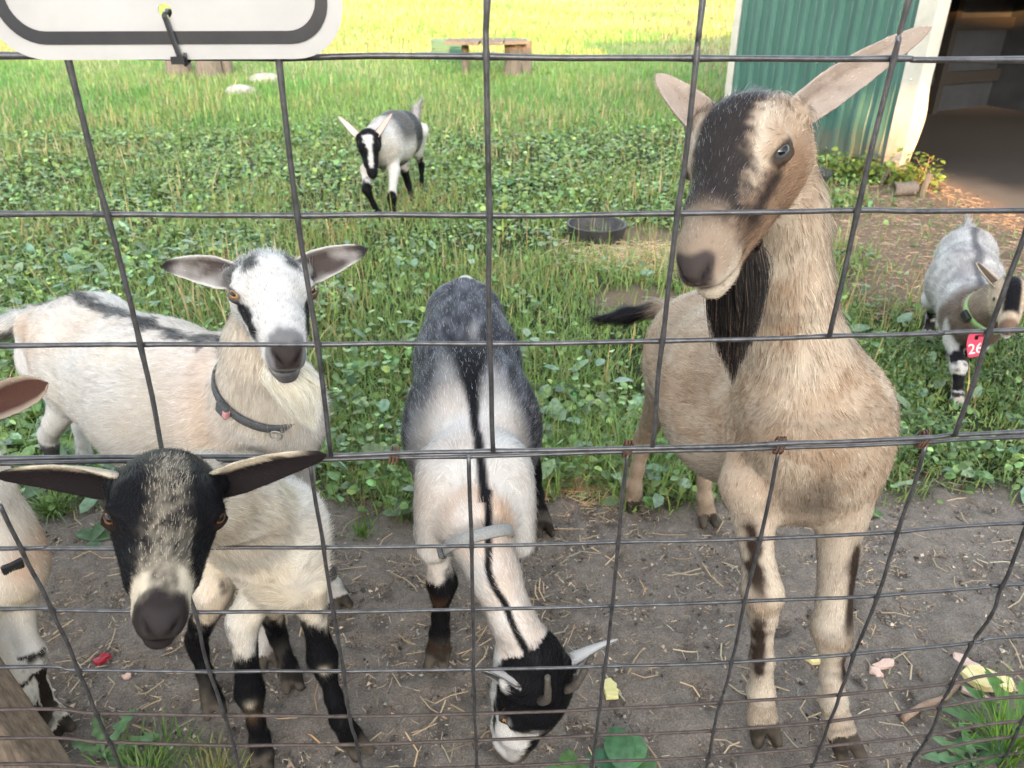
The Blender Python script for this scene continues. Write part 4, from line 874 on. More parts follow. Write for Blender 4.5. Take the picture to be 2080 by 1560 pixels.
def build_head(B, O, F, U, s=1.0, ears=(), wide=1.0, ear_n=None, ear_w=.026, cran=-.052, eard=-.034, blunt=False, eye_f=(.78, .48, .33)):
    F = nrm(F); U = nrm(U-(U@F)*F); X = np.cross(F, U)                        # X: the animal's own right... lateral
    wy = lambda y: 1+(wide-1)*float(sstep(.13, .03, y))
    def H(x, y, z): return O + s*(X*x*wy(y) + F*y + U*z)
    S = lambda a, b, r0, r1, **k: B.seg(H(*a), H(*b), (r0[0]*s*wy(a[1]), r0[1]*s), (r1[0]*s*wy(b[1]), r1[1]*s), up=U, **{**dict(k=0.022*s, tag='head', flow=-1), **k})
    S((0, cran, -.006), (0, .0, .004), (.045, .046), (.052, .050))
    S((0, max(-.02, cran*.6), .020), (0, .04, .016), (.034, .030), (.034, .028))            # forehead dome
    S((0, .0, -.004), (0, .095, -.022), (.047, .046), (.034, .035))
    S((0, .04, .012), (0, .15, -.012), (.022, .020), (.019, .016))            # nose bridge
    S((0, .095, -.022), (0, .150, -.033), (.033, .034), (.027, .027))
    S((0, .150, -.026), (0, .172, -.028), (.024, .022), (.020, .017), k=.014*s)
    S((0, max(-.04, cran), -.045), (0, .06, -.056), (.036, .034), (.026, .024))
    S((0, .06, -.056), (0, .142, -.062), (.026, .024), (.020, .014))
    S((0, .138, -.067), (0, .160, -.066), (.020, .014), (.017, .0125), k=.008*s)
    for q in (-1, 1):
        S((q*.026, max(-.03, cran), -.024), (q*.022, .045, -.040), (.026, .036), (.016, .026))
        S((q*.040, .000, .024), (q*.043, .030, .016), (.013, .012), (.012, .010), k=.016*s)      # brow
        S((q*.014, .140, -.043), (q*.012, .166, -.041), (.017, .017), (.013, .0135), k=.010*s)      # upper lip
        S((q*.036, .030, -.016), (q*.028, .10, -.030), (.012, .012), (.008, .010), k=.02*s)      # cheekbone
    ei = []
    for q in (-1, 1):
        c = np.array([q*.0455, .022, .004]); od = nrm([q*eye_f[0], eye_f[1], eye_f[2]]); oc = H(*c); odw = nrm(X*od[0]+F*od[1]+U*od[2])
        B.seg(oc+odw*.010*s, oc+odw*.0102*s, .0165*s, .0165*s, k=.004*s, tag='eyehole', sub=True)
        fl = nrm(F-(F@odw)*odw + 0.15*U); vt = np.cross(odw, fl); vt = vt if vt@U > 0 else -vt
        for lift_, rr in ((.0092, .0044), (-.0100, .0034)):
            pts = []
            for x in (-.0170, -.010, -.004, .004, .010, .0170):
                y_ = lift_*(1-(x/.0195)**2); pts.append(oc + s*(odw*.003 + fl*x + vt*y_ + odw*math.sqrt(max(.0158**2-x*x-y_*y_, 1e-6))*.92))
            B.chain(pts, [rr*.8*s, rr*s, rr*s, rr*s, rr*s, rr*.8*s], up=odw, k=.006*s, tag='lid')
        ei.append((oc+odw*.0030*s, odw, fl, q))
    for q in (-1, 1):
        B.seg(H(q*.006, .189, -.036), H(q*.019, .178, -.021), .0036*s, .0048*s, k=.004*s, tag='nostril', sub=True)
        B.seg(H(q*.001, .184, -.0545), H(q*.022, .160, -.056), .0036*s, .0036*s, k=.003*s, tag='mouth', sub=True); B.seg(H(q*.022, .160, -.056), H(q*.031, .105, -.050), .0036*s, .0026*s, k=.003*s, tag='mouth', sub=True)
    el_ = []
    for q, tip in zip((1, -1), ears):                                          # ears: world positions of the two tips, own right side first
        b0 = H(q*.038, eard, .010); tip = np.asarray(tip, float); d = nrm(tip-b0); en = nrm(ear_n[0 if q > 0 else 1]); en = nrm(en-(en@d)*d)
        el_.append(dict(b0=b0, tip=tip, en=en, w=(ear_w[0 if q > 0 else 1] if np.ndim(ear_w) else ear_w), s=s, blunt=blunt, tag='ear%s' % ('R' if q > 0 else 'L')))
        B.seg(H(q*.030, eard+.004, .004), b0+d*.022*s, .021*s, .014*s, k=.016*s, tag='head', flow=-1)
    return dict(ears=el_, O=O, F=F, U=U, X=X, s=s, wide=wide, eyes=ei, H=H)
def leg(B, joints, radii, tagname, s, toe_dir, up=(0, 1, 0), hind=False):
    B.chain(joints[:-1], radii, up=up, k=.018*s, tag=tagname)
    fet, foot = joints[-2], joints[-1]; toe = nrm(np.array([toe_dir[0], toe_dir[1], 0])); sd = np.array([-toe[1], toe[0], 0])
    for q in (-1, 1):
        mid = fet*0.45+foot*0.55 + sd*q*.010*s + toe*.004*s; mid[2] = max(mid[2], foot[2]+.022*s)
        end = foot + sd*q*.0165*s + toe*.024*s + np.array([0, 0, .012*s])
        B.seg(fet, mid, .0185*s, .0165*s, up=toe, k=.010*s, tag=tagname+'_pastern', par=(0, .5)); B.seg(mid, end, (.0145*s, .0175*s), (.0105*s, .0120*s), up=toe, k=.004*s, tag=tagname+'_hoof')
        dc = fet - toe*.017*s + sd*q*.011*s; B.seg(dc, dc-np.array([0, 0, .010*s]), .007*s, .005*s, k=.006*s, tag=tagname+'_dew')
def hair_mat(name):
    m, n, b, out = new_mat(name)
    a = nd(n, 'ShaderNodeAttribute', attribute_name='hcol'); nn_ = nd(n, 'ShaderNodeAttribute', attribute_name='hnor')
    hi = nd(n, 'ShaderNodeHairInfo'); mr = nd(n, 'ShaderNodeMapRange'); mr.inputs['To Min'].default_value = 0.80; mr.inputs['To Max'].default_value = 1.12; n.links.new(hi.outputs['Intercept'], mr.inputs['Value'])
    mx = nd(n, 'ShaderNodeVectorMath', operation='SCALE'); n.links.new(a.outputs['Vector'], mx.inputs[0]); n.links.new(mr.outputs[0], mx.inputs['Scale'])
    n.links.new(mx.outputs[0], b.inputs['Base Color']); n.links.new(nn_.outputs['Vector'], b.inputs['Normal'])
    b.inputs['Roughness'].default_value = 0.5; b.inputs['Specular IOR Level'].default_value = 0.16
    return m
M['hair'] = hair_mat('goat hair'); M['skin'] = mat_attr('goat coat', rough=0.7, spec=0.03, bump=0.25, bscale=260)
M['horn'] = mat_noise('horn', (0.035, 0.03, 0.026), (0.11, 0.095, 0.08), scale=60, rough=0.5, bump=0.4, stretch=(1, 1, 4))
FUR = float(os.environ.get('GOAT_FUR', '1'))
def strands(name, parent, V, Q, NN, comb, col, length, lift, count, rad=0.00030, gravity=0.3, npt=4, frizz=0.16, rng=None, label=None, alt=None):
    """length, lift per vertex; strands rooted on the surface"""
    rng = rng or np.random.default_rng(len(V))
    tri = np.concatenate([Q[:, [0, 1, 2]], Q[:, [0, 2, 3]]]); ar = np.linalg.norm(np.cross(V[tri[:, 1]]-V[tri[:, 0]], V[tri[:, 2]]-V[tri[:, 0]]), axis=1)
    ml = length[tri].mean(1); w = ar*np.where(ml > 0.0015, np.clip(0.012/np.maximum(ml, .004), .7, 2.2), 0); n = int(count*FUR*1.7)
    if n < 10: return None
    f = tri[rng.choice(len(tri), n, p=w/w.sum())]; r1 = np.sqrt(rng.random(n)); r2 = rng.random(n); bc = np.stack([1-r1, r1*(1-r2), r1*r2], -1)
    ip = lambda A: (A[f]*(bc[..., None] if A.ndim == 2 else bc)).sum(1)
    P = ip(V); Nn = nrm_rows(ip(NN)); C = ip(comb); C = C-(C*Nn).sum(1)[:, None]*Nn; C = nrm_rows(C+1e-5)
    Lg = ip(length)*np.exp(rng.normal(0, .26, n))*(0.75+0.5*noise(P, 38, 9)); lf = ip(lift); col_ = ip(col)*np.exp(rng.normal(-.02, .26, n))[:, None]*(0.72+0.56*noise(P*1.0, 95, 13))[:, None]
    if alt is not None: pick = rng.random(n) < ip(alt[0]); col_ = np.where(pick[:, None], ip(alt[1])*np.exp(rng.normal(0, .2, n))[:, None], col_)
    clump = noise(P, 70, 3)[:, None]; side = np.cross(Nn, C)
    d0 = nrm_rows(Nn*lf[:, None] + C*(1-lf)[:, None] + side*((clump-.5)*0.9) + rng.normal(0, frizz, (n, 3)))
    d1 = nrm_rows(d0*0.5 + C*(1.0-0.3*lf)[:, None] + np.array([0, 0, -gravity]) - Nn*0.10 + rng.normal(0, frizz*.6, (n, 3)))
    ts = np.linspace(0, 1, npt); pts = np.stack([P - Nn*.0008 + Lg[:, None]*(d0*(t-0.5*t*t) + d1*(0.5*t*t)) for t in ts], 1)
    return curves(name, parent, pts, col_, rad, Nn, label)
def nrm_rows(A): return A/(np.linalg.norm(A, axis=-1, keepdims=True)+1e-9)
def curves(name, parent, pts, col, rad, nor, label=None, taper=0.25):
    n, k, _ = pts.shape; hc = bpy.data.hair_curves.new(name); hc.add_curves([k]*n)
    hc.attributes['position'].data.foreach_set('vector', pts.astype(np.float32).ravel())
    ra = hc.attributes.new('radius', 'FLOAT', 'POINT') if 'radius' not in hc.attributes else hc.attributes['radius']
    rp = np.linspace(1, taper, k)[None]*np.broadcast_to(np.asarray(rad), (n,))[:, None]; ra.data.foreach_set('value', rp.astype(np.float32).ravel())
    hc.attributes.new('hcol', 'FLOAT_VECTOR', 'CURVE').data.foreach_set('vector', np.clip(col, .002, .9).astype(np.float32).ravel())
    hc.attributes.new('hnor', 'FLOAT_VECTOR', 'CURVE').data.foreach_set('vector', nor.astype(np.float32).ravel())
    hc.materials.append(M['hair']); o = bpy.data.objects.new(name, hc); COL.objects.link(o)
    if parent is not None: o.parent = parent; o.matrix_parent_inverse = Matrix.Identity(4)
    if label: o['label'] = label
    return o
def beard(parent, root, spread, direction, length, n, col, rng, fan=0.03, curl=(0, 0, 0), tipcol=None):
    """long strands from a patch under the chin; spread: two half-axis vectors"""
    a = np.sqrt(rng.random(n)); b = rng.random(n)*2*math.pi
    R = root + (a*np.cos(b))[:, None]*spread[0] + (a*np.sin(b))[:, None]*spread[1]
    lock = noise(R, 140, 8)[:, None]
    L = length*(0.60+0.42*rng.random(n))*(1-.42*a); D = nrm(direction); out_ = nrm_rows(R-root+1e-6)
    k = 7; ts = np.linspace(0, 1, k); end = R + D*L[:, None] - (R-root)*(.42*(L/length))[:, None] + out_*fan*a[:, None]*rng.normal(.3, .35, n)[:, None] + np.asarray(curl)*(L/length)[:, None]
    pts = np.stack([R*(1-t)+end*t + out_*fan*.55*a[:, None]*math.sin(math.pi*t) + (lock-.5)*.012*np.sin(t*5+lock*6) for t in ts], 1)
    c = np.asarray(col)[None]*np.exp(rng.normal(0, .25, n))[:, None]
    if tipcol is not None: s_ = rng.random(n) < .09; c[s_] = np.asarray(tipcol)*np.exp(rng.normal(0, .2, s_.sum()))[:, None]
    fr = -np.array([0, CP, -SP]); return curves('beard', parent, pts, c, 0.00035, nrm_rows(out_*.7+np.array([0, -.8, .35])))
SOFT = None
def finish(name, B, hd, coat, label, vox, furcount, fur, group, eye_col=(0.30, 0.22, 0.10), rad=.00030, seed=1):
    """coat(V, tags, t, a, b, hx) -> colour, hair length, lift"""
    V, Q, NN = B.mesh(vox); tg, t, a, b, comb = B.anatomy(V)
    for e in hd['ears']:
        v_, q_, n_, t_, a_, b_, d_ = ear_loft(e); Q = np.concatenate([Q, q_+len(V)]); V = np.concatenate([V, v_]); NN = np.concatenate([NN, n_])
        tg = np.concatenate([tg.astype('U20'), np.full(len(v_), e['tag'])]); t = np.concatenate([t, t_]); a = np.concatenate([a, a_]); b = np.concatenate([b, b_]); comb = np.concatenate([comb, np.tile(d_, (len(v_), 1))])
    global SOFT
    def SOFT(mask, n=10):
        m_ = np.asarray(mask, float); ct = np.maximum(sum(np.bincount(Q[:, i], minlength=len(V)) for i in range(4))*2, 1)
        for _ in range(n):
            sm = sum(np.bincount(Q[:, i], m_[Q[:, j]], len(V)) for i, j in ((0, 1), (1, 2), (2, 3), (3, 0), (1, 0), (2, 1), (3, 2), (0, 3))); m_ = .3*m_+.7*sm/ct
        return m_
    q = V-hd['O']; hx = np.stack([q@hd['X']/hd['s']/(1+(hd['wide']-1)*sstep(.13, .03, q@hd['F']/hd['s'])), q@hd['F']/hd['s'], q@hd['U']/hd['s']], -1)
    rc = coat(V, tg, t, a, b, hx, NN); col, ln, lf = rc[:3]; alt = rc[3] if len(rc) > 3 else None
    col = col*(0.84+0.32*noise(V, 9, 17, 3))[:, None]; col = mixc(col, np.array((.15, .125, .10)), np.clip(.75*sstep(.10, .01, V[:, 2]-(.035*(V[:, 1] > 9)))*sstep(.35, .65, noise(V, 40, 19, 2)), 0, 1))
    o = put(name, np_mesh(name, V, Q, None, True, {'col': col*0.74}), M['skin'], None)
    tag(o, label, 'goat', group)
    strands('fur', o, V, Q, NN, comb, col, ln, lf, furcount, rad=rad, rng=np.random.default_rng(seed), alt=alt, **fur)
    for c, od, fl, qq in hd['eyes']:
        me = bpy.data.meshes.new('eye'); bm = bmesh.new(); bmesh.ops.create_uvsphere(bm, u_segments=24, v_segments=16, radius=1.0); bm.to_mesh(me); bm.free()
        me.polygons.foreach_set('use_smooth', np.ones(len(me.polygons), bool)); e = put('eye', me, eye_mat(eye_col), o)
        x_ = fl; y_ = np.cross(od, x_); Mx = Matrix([[x_[i], y_[i], od[i]] for i in range(3)]).to_4x4(); r = .0146*hd['s']
        e.matrix_world = Matrix.Translation(c) @ Mx @ Matrix.Diagonal((r, r, r, 1))
    return o, V, Q, NN, comb
def ear_loft(e):
    nt_, na = 18, 20; ts = np.linspace(0, 1, nt_); s = e['s']; d = nrm(e['tip']-e['b0']); Bx = np.cross(d, e['en']); Bx = Bx if Bx[2] > 0 else -Bx; L = np.linalg.norm(e['tip']-e['b0'])
    w = (np.interp(ts, [0, .15, .40, .62, .82, .93, .98, 1], [.50, .66, .94, 1.0, .82, .52, .28, .08]) if e['blunt'] else np.interp(ts, [0, .12, .30, .55, .80, .93, .98, 1], [.72, .88, 1, .88, .60, .38, .22, .06]))*e['w']*s; th = np.interp(ts, [0, .15, .4, .8, 1], [.013, .0085, .0055, .004, .002])*s; cp = np.interp(ts, [0, .15, .5, 1], [.2, .85, .6, .15])
    ph = np.arange(na)*2*math.pi/na; V = []; 
    for t, w_, h_, c_ in zip(ts, w, th, cp):
        p = e['b0']+d*L*t - e['en']*.10*L*t*(1-t) + np.array([0, 0, 1])*.09*L*t*(1-t)
        V.append(p + np.outer(w_*np.cos(ph), Bx) + np.outer(c_*w_*(np.cos(ph)**2-.5) + h_*np.sin(ph), e['en']))
    V = np.concatenate(V); i = np.arange(nt_-1)[:, None]*na; j = np.arange(na)[None]; k = (j+1) % na; Q = np.stack([i+j, i+k, i+na+k, i+na+j], -1).reshape(-1, 4)
    fn = np.cross(V[Q[:, 2]]-V[Q[:, 0]], V[Q[:, 3]]-V[Q[:, 1]]); N_ = np.zeros_like(V)
    for q in range(4):
        for x in range(3): N_[:, x] += np.bincount(Q[:, q], fn[:, x], len(V))
    N_ = N_/(np.linalg.norm(N_, axis=1)[:, None]+1e-9); C = np.repeat(e['b0'][None]+np.outer(ts, d)*L, na, 0)
    if ((V-C)*N_).sum() < 0: Q = Q[:, ::-1]; N_ = -N_
    return V, Q, N_, np.repeat(ts, na), np.tile(np.cos(ph), nt_), np.tile(np.sin(ph), nt_), d
def aim(O, px, py, L):
    """point on the sight line of a pixel at distance L from O, on the viewer's side"""
    c = np.array([0, 0, CAMH]); d = nrm(ray(px, py)); m_ = O-c; b = m_@d; disc = b*b-(m_@m_-L*L); t = b-math.sqrt(disc) if disc > 0 else b
    return nrm(c+d*t-O)
def loc_vec(O, r, u, tw):
    T = nrm(np.array([0, 0, CAMH])-O); U = np.array([0, SP, CP]); U = nrm(U-(U@T)*T); R = np.cross(U, T); return nrm(R*r+U*u+T*tw)
# face helpers in head coordinates (metres of an adult head): x lateral, y to the nose, z dorsal
def nose_mask(hx): return sstep(.162, .171, hx[:, 1])*sstep(-.048, -.042, hx[:, 2])*(1-sstep(-.010, -.004, hx[:, 2]))*(1-sstep(.016, .022, np.abs(hx[:, 0])-.25*(hx[:, 2]+.035)))
def nostrils(hx):
    x = np.abs(hx[:, 0]); return np.exp(-(((x-.0125)/.0062)**2 + ((hx[:, 2]+.0285-(x-.0125)*1.1)/.0042)**2))*(hx[:, 1] > .155)
def lidm(hx): return sstep(.0210, .0165, np.sqrt((np.abs(hx[:, 0])-.050)**2+((hx[:, 1]-.024)*.92)**2+((hx[:, 2]-.005)*1.1)**2))
def std_len(tg, hx, body=.014, face=.0055, legl=.008, neck=.014, earl=.004):
    ln = np.full(len(tg), body); ln = np.where(tg == 'neck', neck, ln)
    isl = np.char.startswith(tg, 'leg'); ln = np.where(isl, legl, ln); head = (tg == 'head') | (tg == 'lid')
    fl = face*(0.50+0.50*sstep(.17, .10, hx[:, 1])) + .010*sstep(.0, -.05, hx[:, 1])*sstep(.0, .03, hx[:, 2]); ln = np.where(head, fl, ln); ln = np.where(head & (lidm(hx) > .6), .0014, ln)
    ear = np.char.startswith(tg, 'ear'); ln = np.where(ear, earl, ln)
    ln = np.where(head & (nose_mask(hx) > .3), 0, ln); ln = np.where(head & (hx[:, 1] > .10) & (np.abs(hx[:, 2]+.0535+.03*(hx[:, 1]-.16)) < .006), .0016, ln); ln = np.where(np.char.endswith(tg, '_hoof') | (head & (hx[:, 1] > .172) & (hx[:, 2] > -.05)), 0, ln)
    lf = np.where(head | ear, .22, .16); return ln, lf
def lerp(a, b, t): return np.asarray(a)*(1-t)+np.asarray(b)*t
def front_leg(B, S, E, K, Fe, Ft, tagname, s, toe, axis, thick=1.0, upper=1.0):
    j = [S, E, lerp(E, K, .80), K, lerp(K, Fe, .22), lerp(K, Fe, .65), Fe, Ft]
    r = [(.036*s, .062*s), (.034*s, .042*s), (.0215*s, .024*s), (.0275*s, .0285*s), (.0185*s, .0195*s), (.0155*s, .0165*s), (.0205*s, .0215*s)]
    r = [(r[0][0]*upper, r[0][1]*upper), (r[1][0]*thick*upper, r[1][1]*thick*upper)] + [(a*thick, b*thick) for a, b in r[2:]]
    leg(B, j, r, tagname, s*thick, toe, up=axis)
def hind_leg(B, S, E, K, Fe, Ft, tagname, s, toe, axis, thick=1.0):
    j = [S, E, lerp(E, K, .72), K, lerp(K, Fe, .25), lerp(K, Fe, .65), Fe, Ft]
    r = [(.050*s, .085*s), (.040*s, .062*s), (.021*s, .029*s), (.0205*s, .029*s), (.0175*s, .021*s), (.0155*s, .018*s), (.0195*s, .0215*s)]
    r = r[:2] + [(a*thick, b*thick) for a, b in r[2:]]
    leg(B, j, r, tagname, s*thick, toe, up=axis)
def legmask(tg, t, pre, lo_=0, soft=.05, P=None):
    j = (noise(P, 38, 6, 3)-.5)*.26 if P is not None else 0
    m_ = sstep(lo_-soft, lo_+soft, t+j)*(tg == pre)
    return np.maximum(m_, (np.char.startswith(tg, pre+'_')).astype(float))
def anyleg(tg, pres): return np.isin(tg, pres) | np.logical_or.reduce([np.char.startswith(tg, p+'_') for p in pres])
TAN = np.array((.415, .30, .208)); PALE = np.array((.68, .595, .485)); BLACK = np.array((.0085, .0085, .0100)); WHITE = np.array((.74, .72, .69)); CREAM = np.array((.70, .61, .47)); PEACH = np.array((.62, .42, .29)); NOSE = np.array((.055, .045, .043)); HOOF = np.array((.05, .042, .033)); BROWN = np.array((.20, .125, .08)); GREY = np.array((.16, .16, .175))
def hoofs(col, tg, c=HOOF): return np.where(np.char.endswith(tg, '_hoof')[:, None], c, col)
def lips(hx): return np.exp(-((hx[:, 2]+.0535+.03*(hx[:, 1]-.16))/.0036)**2)*sstep(.100, .120, hx[:, 1])
def fz(P, f=60, s=3): return noise(P, f, s, 2)-.5
HERD = 'goats crowding the wire fence'

# ---- tan goat with the black beard ------------------------------------------------
def goat_tan():
    B = Body(); s = 1.0; ax = nrm([.16, -.987, 0]); lat = np.array([-ax[1], ax[0], 0])     # ax: the way it faces
    C0 = W(1632, 830, 1.045); C1 = W(1640, 872, 1.10); C2 = np.array([.465, 1.33, .585]); C3 = np.array([.440, 1.52, .575]); C4 = np.array([.428, 1.63, .570]); ax = nrm([.08, -1, 0]); lat = np.array([-ax[1], ax[0], 0])
    B.chain([C0, C1, C2, C3, C4], [(.098, .120), (.118, .152), (.150, .180), (.130, .145), (.080, .092)], tag='body', k=.06)
    B.seg(W(1610, 930, 1.035), W(1630, 975, 1.09), (.080, .062), (.080, .060), k=.04, tag='body', flow=1)                 # brisket
    for q in (-1, 1): B.seg(C1+lat*q*.062+[0, -.01, .05], C1+lat*q*.072+[0, -.035, -.10], (.046, .075), (.040, .056), up=ax, k=.045, tag='body')
    O = W(1508, 306, .945)
    hd = build_head(B, O, aim(O, 1396, 508, .19), loc_vec(O, -.37, .52, .74), s*1.08, cran=-.024, eard=-.022,
                    ears=(W(1332, 152, 1.00), W(1890, 56, 1.005)), ear_n=(cam_vec(-.1, .35, .9), cam_vec(.15, -.25, .95)), ear_w=(.025, .0215))
    H = hd['H']
    B.chain([H(0, -.05, -.03), W(1588, 430, 1.03), W(1594, 560, 1.055), W(1606, 690, 1.07), W(1628, 805, 1.09)], [(.046, .054), (.043, .062), (.047, .072), (.060, .090), (.084, .112)], up=-ax, k=.06, tag='neck')
    fl = [W(1560, 880, 1.07), W(1518, 985, 1.03), W(1550, 1205, .975), W(1546, 1405, .965), G(1546, 1490)]
    fr = [W(1715, 880, 1.06), W(1708, 1030, 1.025), W(1690, 1280, .958), W(1692, 1420, .945), G(1712, 1522)]
    front_leg(B, *fl, 'legFL', 1.0, (.05, -1), ax, 1.16); front_leg(B, *fr, 'legFR', 1.0, (.15, -1), ax, 1.16)
    hl = [C4+np.array([-.06, -.03, .0]), W(1348, 790, 1.56), W(1308, 890, 1.74), W(1288, 985, 1.715), G(1287, 1032)]
    hr = [C4+np.array([.06, -.03, .0]), W(1418, 830, 1.52), W(1428, 915, 1.68), W(1432, 1010, 1.655), G(1434, 1062)]
    hind_leg(B, *hl, 'legHL', .95, (.1, -1), ax, 1.1); hind_leg(B, *hr, 'legHR', .95, (.1, -1), ax, 1.1)
    B.chain([C4+[-.02, .05, .06], W(1335, 628, 1.70), W(1275, 640, 1.72), W(1218, 648, 1.73)], [.022, .018, .016, .008], k=.02, tag='tail')
    def coat(V, tg, t, a, b, hx, NN):
        n1 = fz(V, 30, 2); c = mixc(TAN, PALE, np.clip(.25+n1*.9+.35*(NN[:, 2] < -.2), 0, 1))
        c = mixc(c, np.array((.23, .17, .125)), .45*sstep(.05, .3, fz(V, 9, 5)+.1)*(tg == 'body'))
        nk = tg == 'neck'; c = mixc(c, PALE, .45*SOFT(nk)*sstep(-.1, .35, fz(V*[1, 1, .35], 26, 8)+.1))
        c = mixc(c, PALE*1.05, .6*(tg == 'body')*sstep(-.35, -.7, b)*sstep(1.1, 1.2, V[:, 1]))
        c = mixc(c, np.array((.10, .085, .07)), .75*np.exp(-(((V[:, 0]-W(1640, 985, 1.0)[0])/.035)**2+((V[:, 2]-W(1640, 970, 1.0)[2])/.05)**2))*(V[:, 1] < 1.12))
        c = mixc(c, PEACH*.9, .5*np.exp(-(((V[:, 0]-W(1478, 900, 1.05)[0])/.02)**2+((V[:, 2]-.62)/.08)**2))*(V[:, 1] < 1.15))
        for nm, j in (('legFL', fl), ('legFR', fr)):
            m_ = anyleg(tg, [nm]); c = mixc(c, PALE, .75*SOFT(m_*sstep(.08, .3, np.where(np.char.startswith(tg, nm+'_'), 1, t)), 8))
            px = j[2][0] + (.004 if nm == 'legFL' else .012); zz = V[:, 2]; fx = V[:, 0]-np.interp(zz, [j[3][2], j[2][2], j[1][2]], [j[3][0], j[2][0], j[1][0]])
            st = (.6+.8*noise(V, 60, 9, 2))*np.exp(-((fx+fz(V, 50, 12)*.016-(-.012 if nm == 'legFL' else .018))/.0120)**2)*sstep(j[3][2]+.03, j[3][2]+.09, zz)*(1-sstep(j[1][2]-.07, j[1][2]-.01, zz))
            kn = np.exp(-((zz-j[2][2]+.005)/.022)**2); c = mixc(c, np.array((.045, .032, .025)), np.clip(st*1.5, 0, 1)*m_*(1-.9*kn)*(NN[:, 1] < .4))
            c = mixc(c, TAN*.75, .6*kn*m_)
        for nm in ('legHL', 'legHR'): c = mixc(c, mixc(TAN, PALE, np.full(len(V), .2))*.85, .7*anyleg(tg, [nm]))
        c = mixc(c, np.array((.30, .225, .16)), .4*np.char.endswith(tg, '_pastern'))
        c = mixc(c, BLACK*1.6, (tg == 'tail')*sstep(.15, .5, t))
        hd_ = np.isin(tg, ['head', 'lid']); x, y, z = hx[:, 0], hx[:, 1], hx[:, 2]; j = fz(hx, 130, 4)*.012
        f = mixc(TAN*.92, PALE*.9, np.clip(.25+fz(hx, 90, 7)*.8, 0, 1)); f = mixc(f, BROWN*1.3, .9*sstep(.014, -.012, z+j)*sstep(-.05, .0, y)*(1-sstep(.115, .150, y)))
        f = mixc(f, PALE*.92, .75*np.exp(-((np.abs(x)-.041)/.006)**2)*sstep(-.01, .02, z+.10*y)*(1-sstep(.05, .11, y))*sstep(-.03, .0, y))
        f = mixc(f, np.array((.030, .022, .019)), sstep(1.0, .1, np.abs(z+.012+.13*(y-.03)+j)/.018)*sstep(.025, .045, y)*(1-sstep(.100, .135, y))*(np.abs(x) > .018))
        stripe = sstep(.009, -.008, np.abs(x)+j*1.6-(.0300+.006*sstep(0, .08, y)))*sstep(-.03, -.008, z+.2*np.maximum(y, 0))*(1-sstep(.100, .160, y+j*1.5)); f = mixc(f, np.array((.026, .024, .026)), stripe*.97)
        f = mixc(f, mixc(np.array((.33, .255, .195)), PALE*.85, sstep(-.03, -.05, z)), sstep(.118, .165, y+j)*.95); f = mixc(f, NOSE*1.25, nose_mask(hx)); f = mixc(f, BLACK, nostrils(hx)); f = mixc(f, NOSE*1.2, .85*lips(hx))
        f = mixc(f, np.array((.035, .026, .022)), .9*lidm(hx)); f = mixc(f, np.array((.25, .2, .16)), sstep(.66, .72, noise(hx, 520, 2))*sstep(.145, .16, y)*(z < -.035)*.6)
        c = np.where(hd_[:, None], f, c); er = np.char.startswith(tg, 'ear'); c = np.where(er[:, None], mixc(np.array((.50, .42, .36)), np.array((.30, .23, .19)), np.clip(sstep(.0, .5, b)*.30+.55*np.exp(-((a-.25)/.16)**2)*(b > 0)*sstep(.95, .5, t)+fz(V, 120, 5)*.8+.05, 0, 1)), c)
        c = hoofs(c, tg); ln, lf = std_len(tg, hx, face=.0075); ln = np.where(tg == 'tail', .035, ln); poll = hd_ & (y < -.02) & (z > .0); ln = np.where(poll, .014, ln); lf = np.where(poll, .5, lf)
        ln = np.where(nk, .018, ln); ap = np.where(hd_ | er, .24, .34); ap = np.where(stripe*hd_ > .5, .12, ap); return c, ln, lf, (ap, np.where((stripe*hd_ > .5)[:, None], np.array((.22, .21, .21)), c*np.array((.40, .35, .31))))
    o, V, Q, NN, cb = finish('goat', B, hd, coat, 'tall tan goat with black face stripe and long black beard', .0046, 115000, {}, HERD, (.06, .07, .07), seed=11)
    beard(o, H(0, .082, -.076), (hd['X']*.030, hd['F']*.032), W(1486, 815, .920)-H(0, .082, -.076), .215, 8000, (.010, .009, .009), np.random.default_rng(3), .014, (.0, 0, 0), (.12, .08, .055))
    return hd
H1 = goat_tan()

# ---- white goat with the pale beard ------------------------------------------------
def collar(parent_goat, c, axis, rx, ry, up, width, th, mat, label, name='collar', extra=None):
    axis = nrm(axis); X_ = nrm(np.cross(up, axis)); Y_ = np.cross(axis, X_); n = 40; a = np.arange(n)*2*math.pi/n; V = []
    for dr, dz in ((0, -width), (th, -width*.8), (th, width*.8), (0, width)):
        V.append(c + np.outer(np.cos(a)*(rx+dr), X_) + np.outer(np.sin(a)*(ry+dr), Y_) + axis*dz)
    V = np.concatenate(V); i = np.arange(4)[:, None]*n; j = np.arange(n)[None]; k = (j+1) % n; i2 = ((np.arange(4)+1) % 4)[:, None]*n
    e = empty(name, tuple(c)); tag(e, label, 'collar'); e_s = part('strap', (V, np.stack([i+j, i+k, i2+k, i2+j], -1).reshape(-1, 4), None), mat, e, True)
    def at(ang, off=0.0): return c + X_*math.cos(ang)*(rx+th+off) + Y_*math.sin(ang)*(ry+th+off), nrm(X_*math.cos(ang)*ry+Y_*math.sin(ang)*rx), nrm(-X_*math.sin(ang)*rx+Y_*math.cos(ang)*ry)
    return e_s, at, axis
M['strap_grey'] = mat_noise('grey webbing', (.055, .058, .062), (.11, .115, .12), scale=300, rough=.8, bump=.4)
M['strap_light'] = mat_noise('light grey webbing', (.20, .205, .20), (.30, .30, .29), scale=300, rough=.7, bump=.4)
M['strap_green'] = mat_noise('lime webbing', (.22, .36, .14), (.30, .44, .19), scale=200, rough=.7, bump=.3)
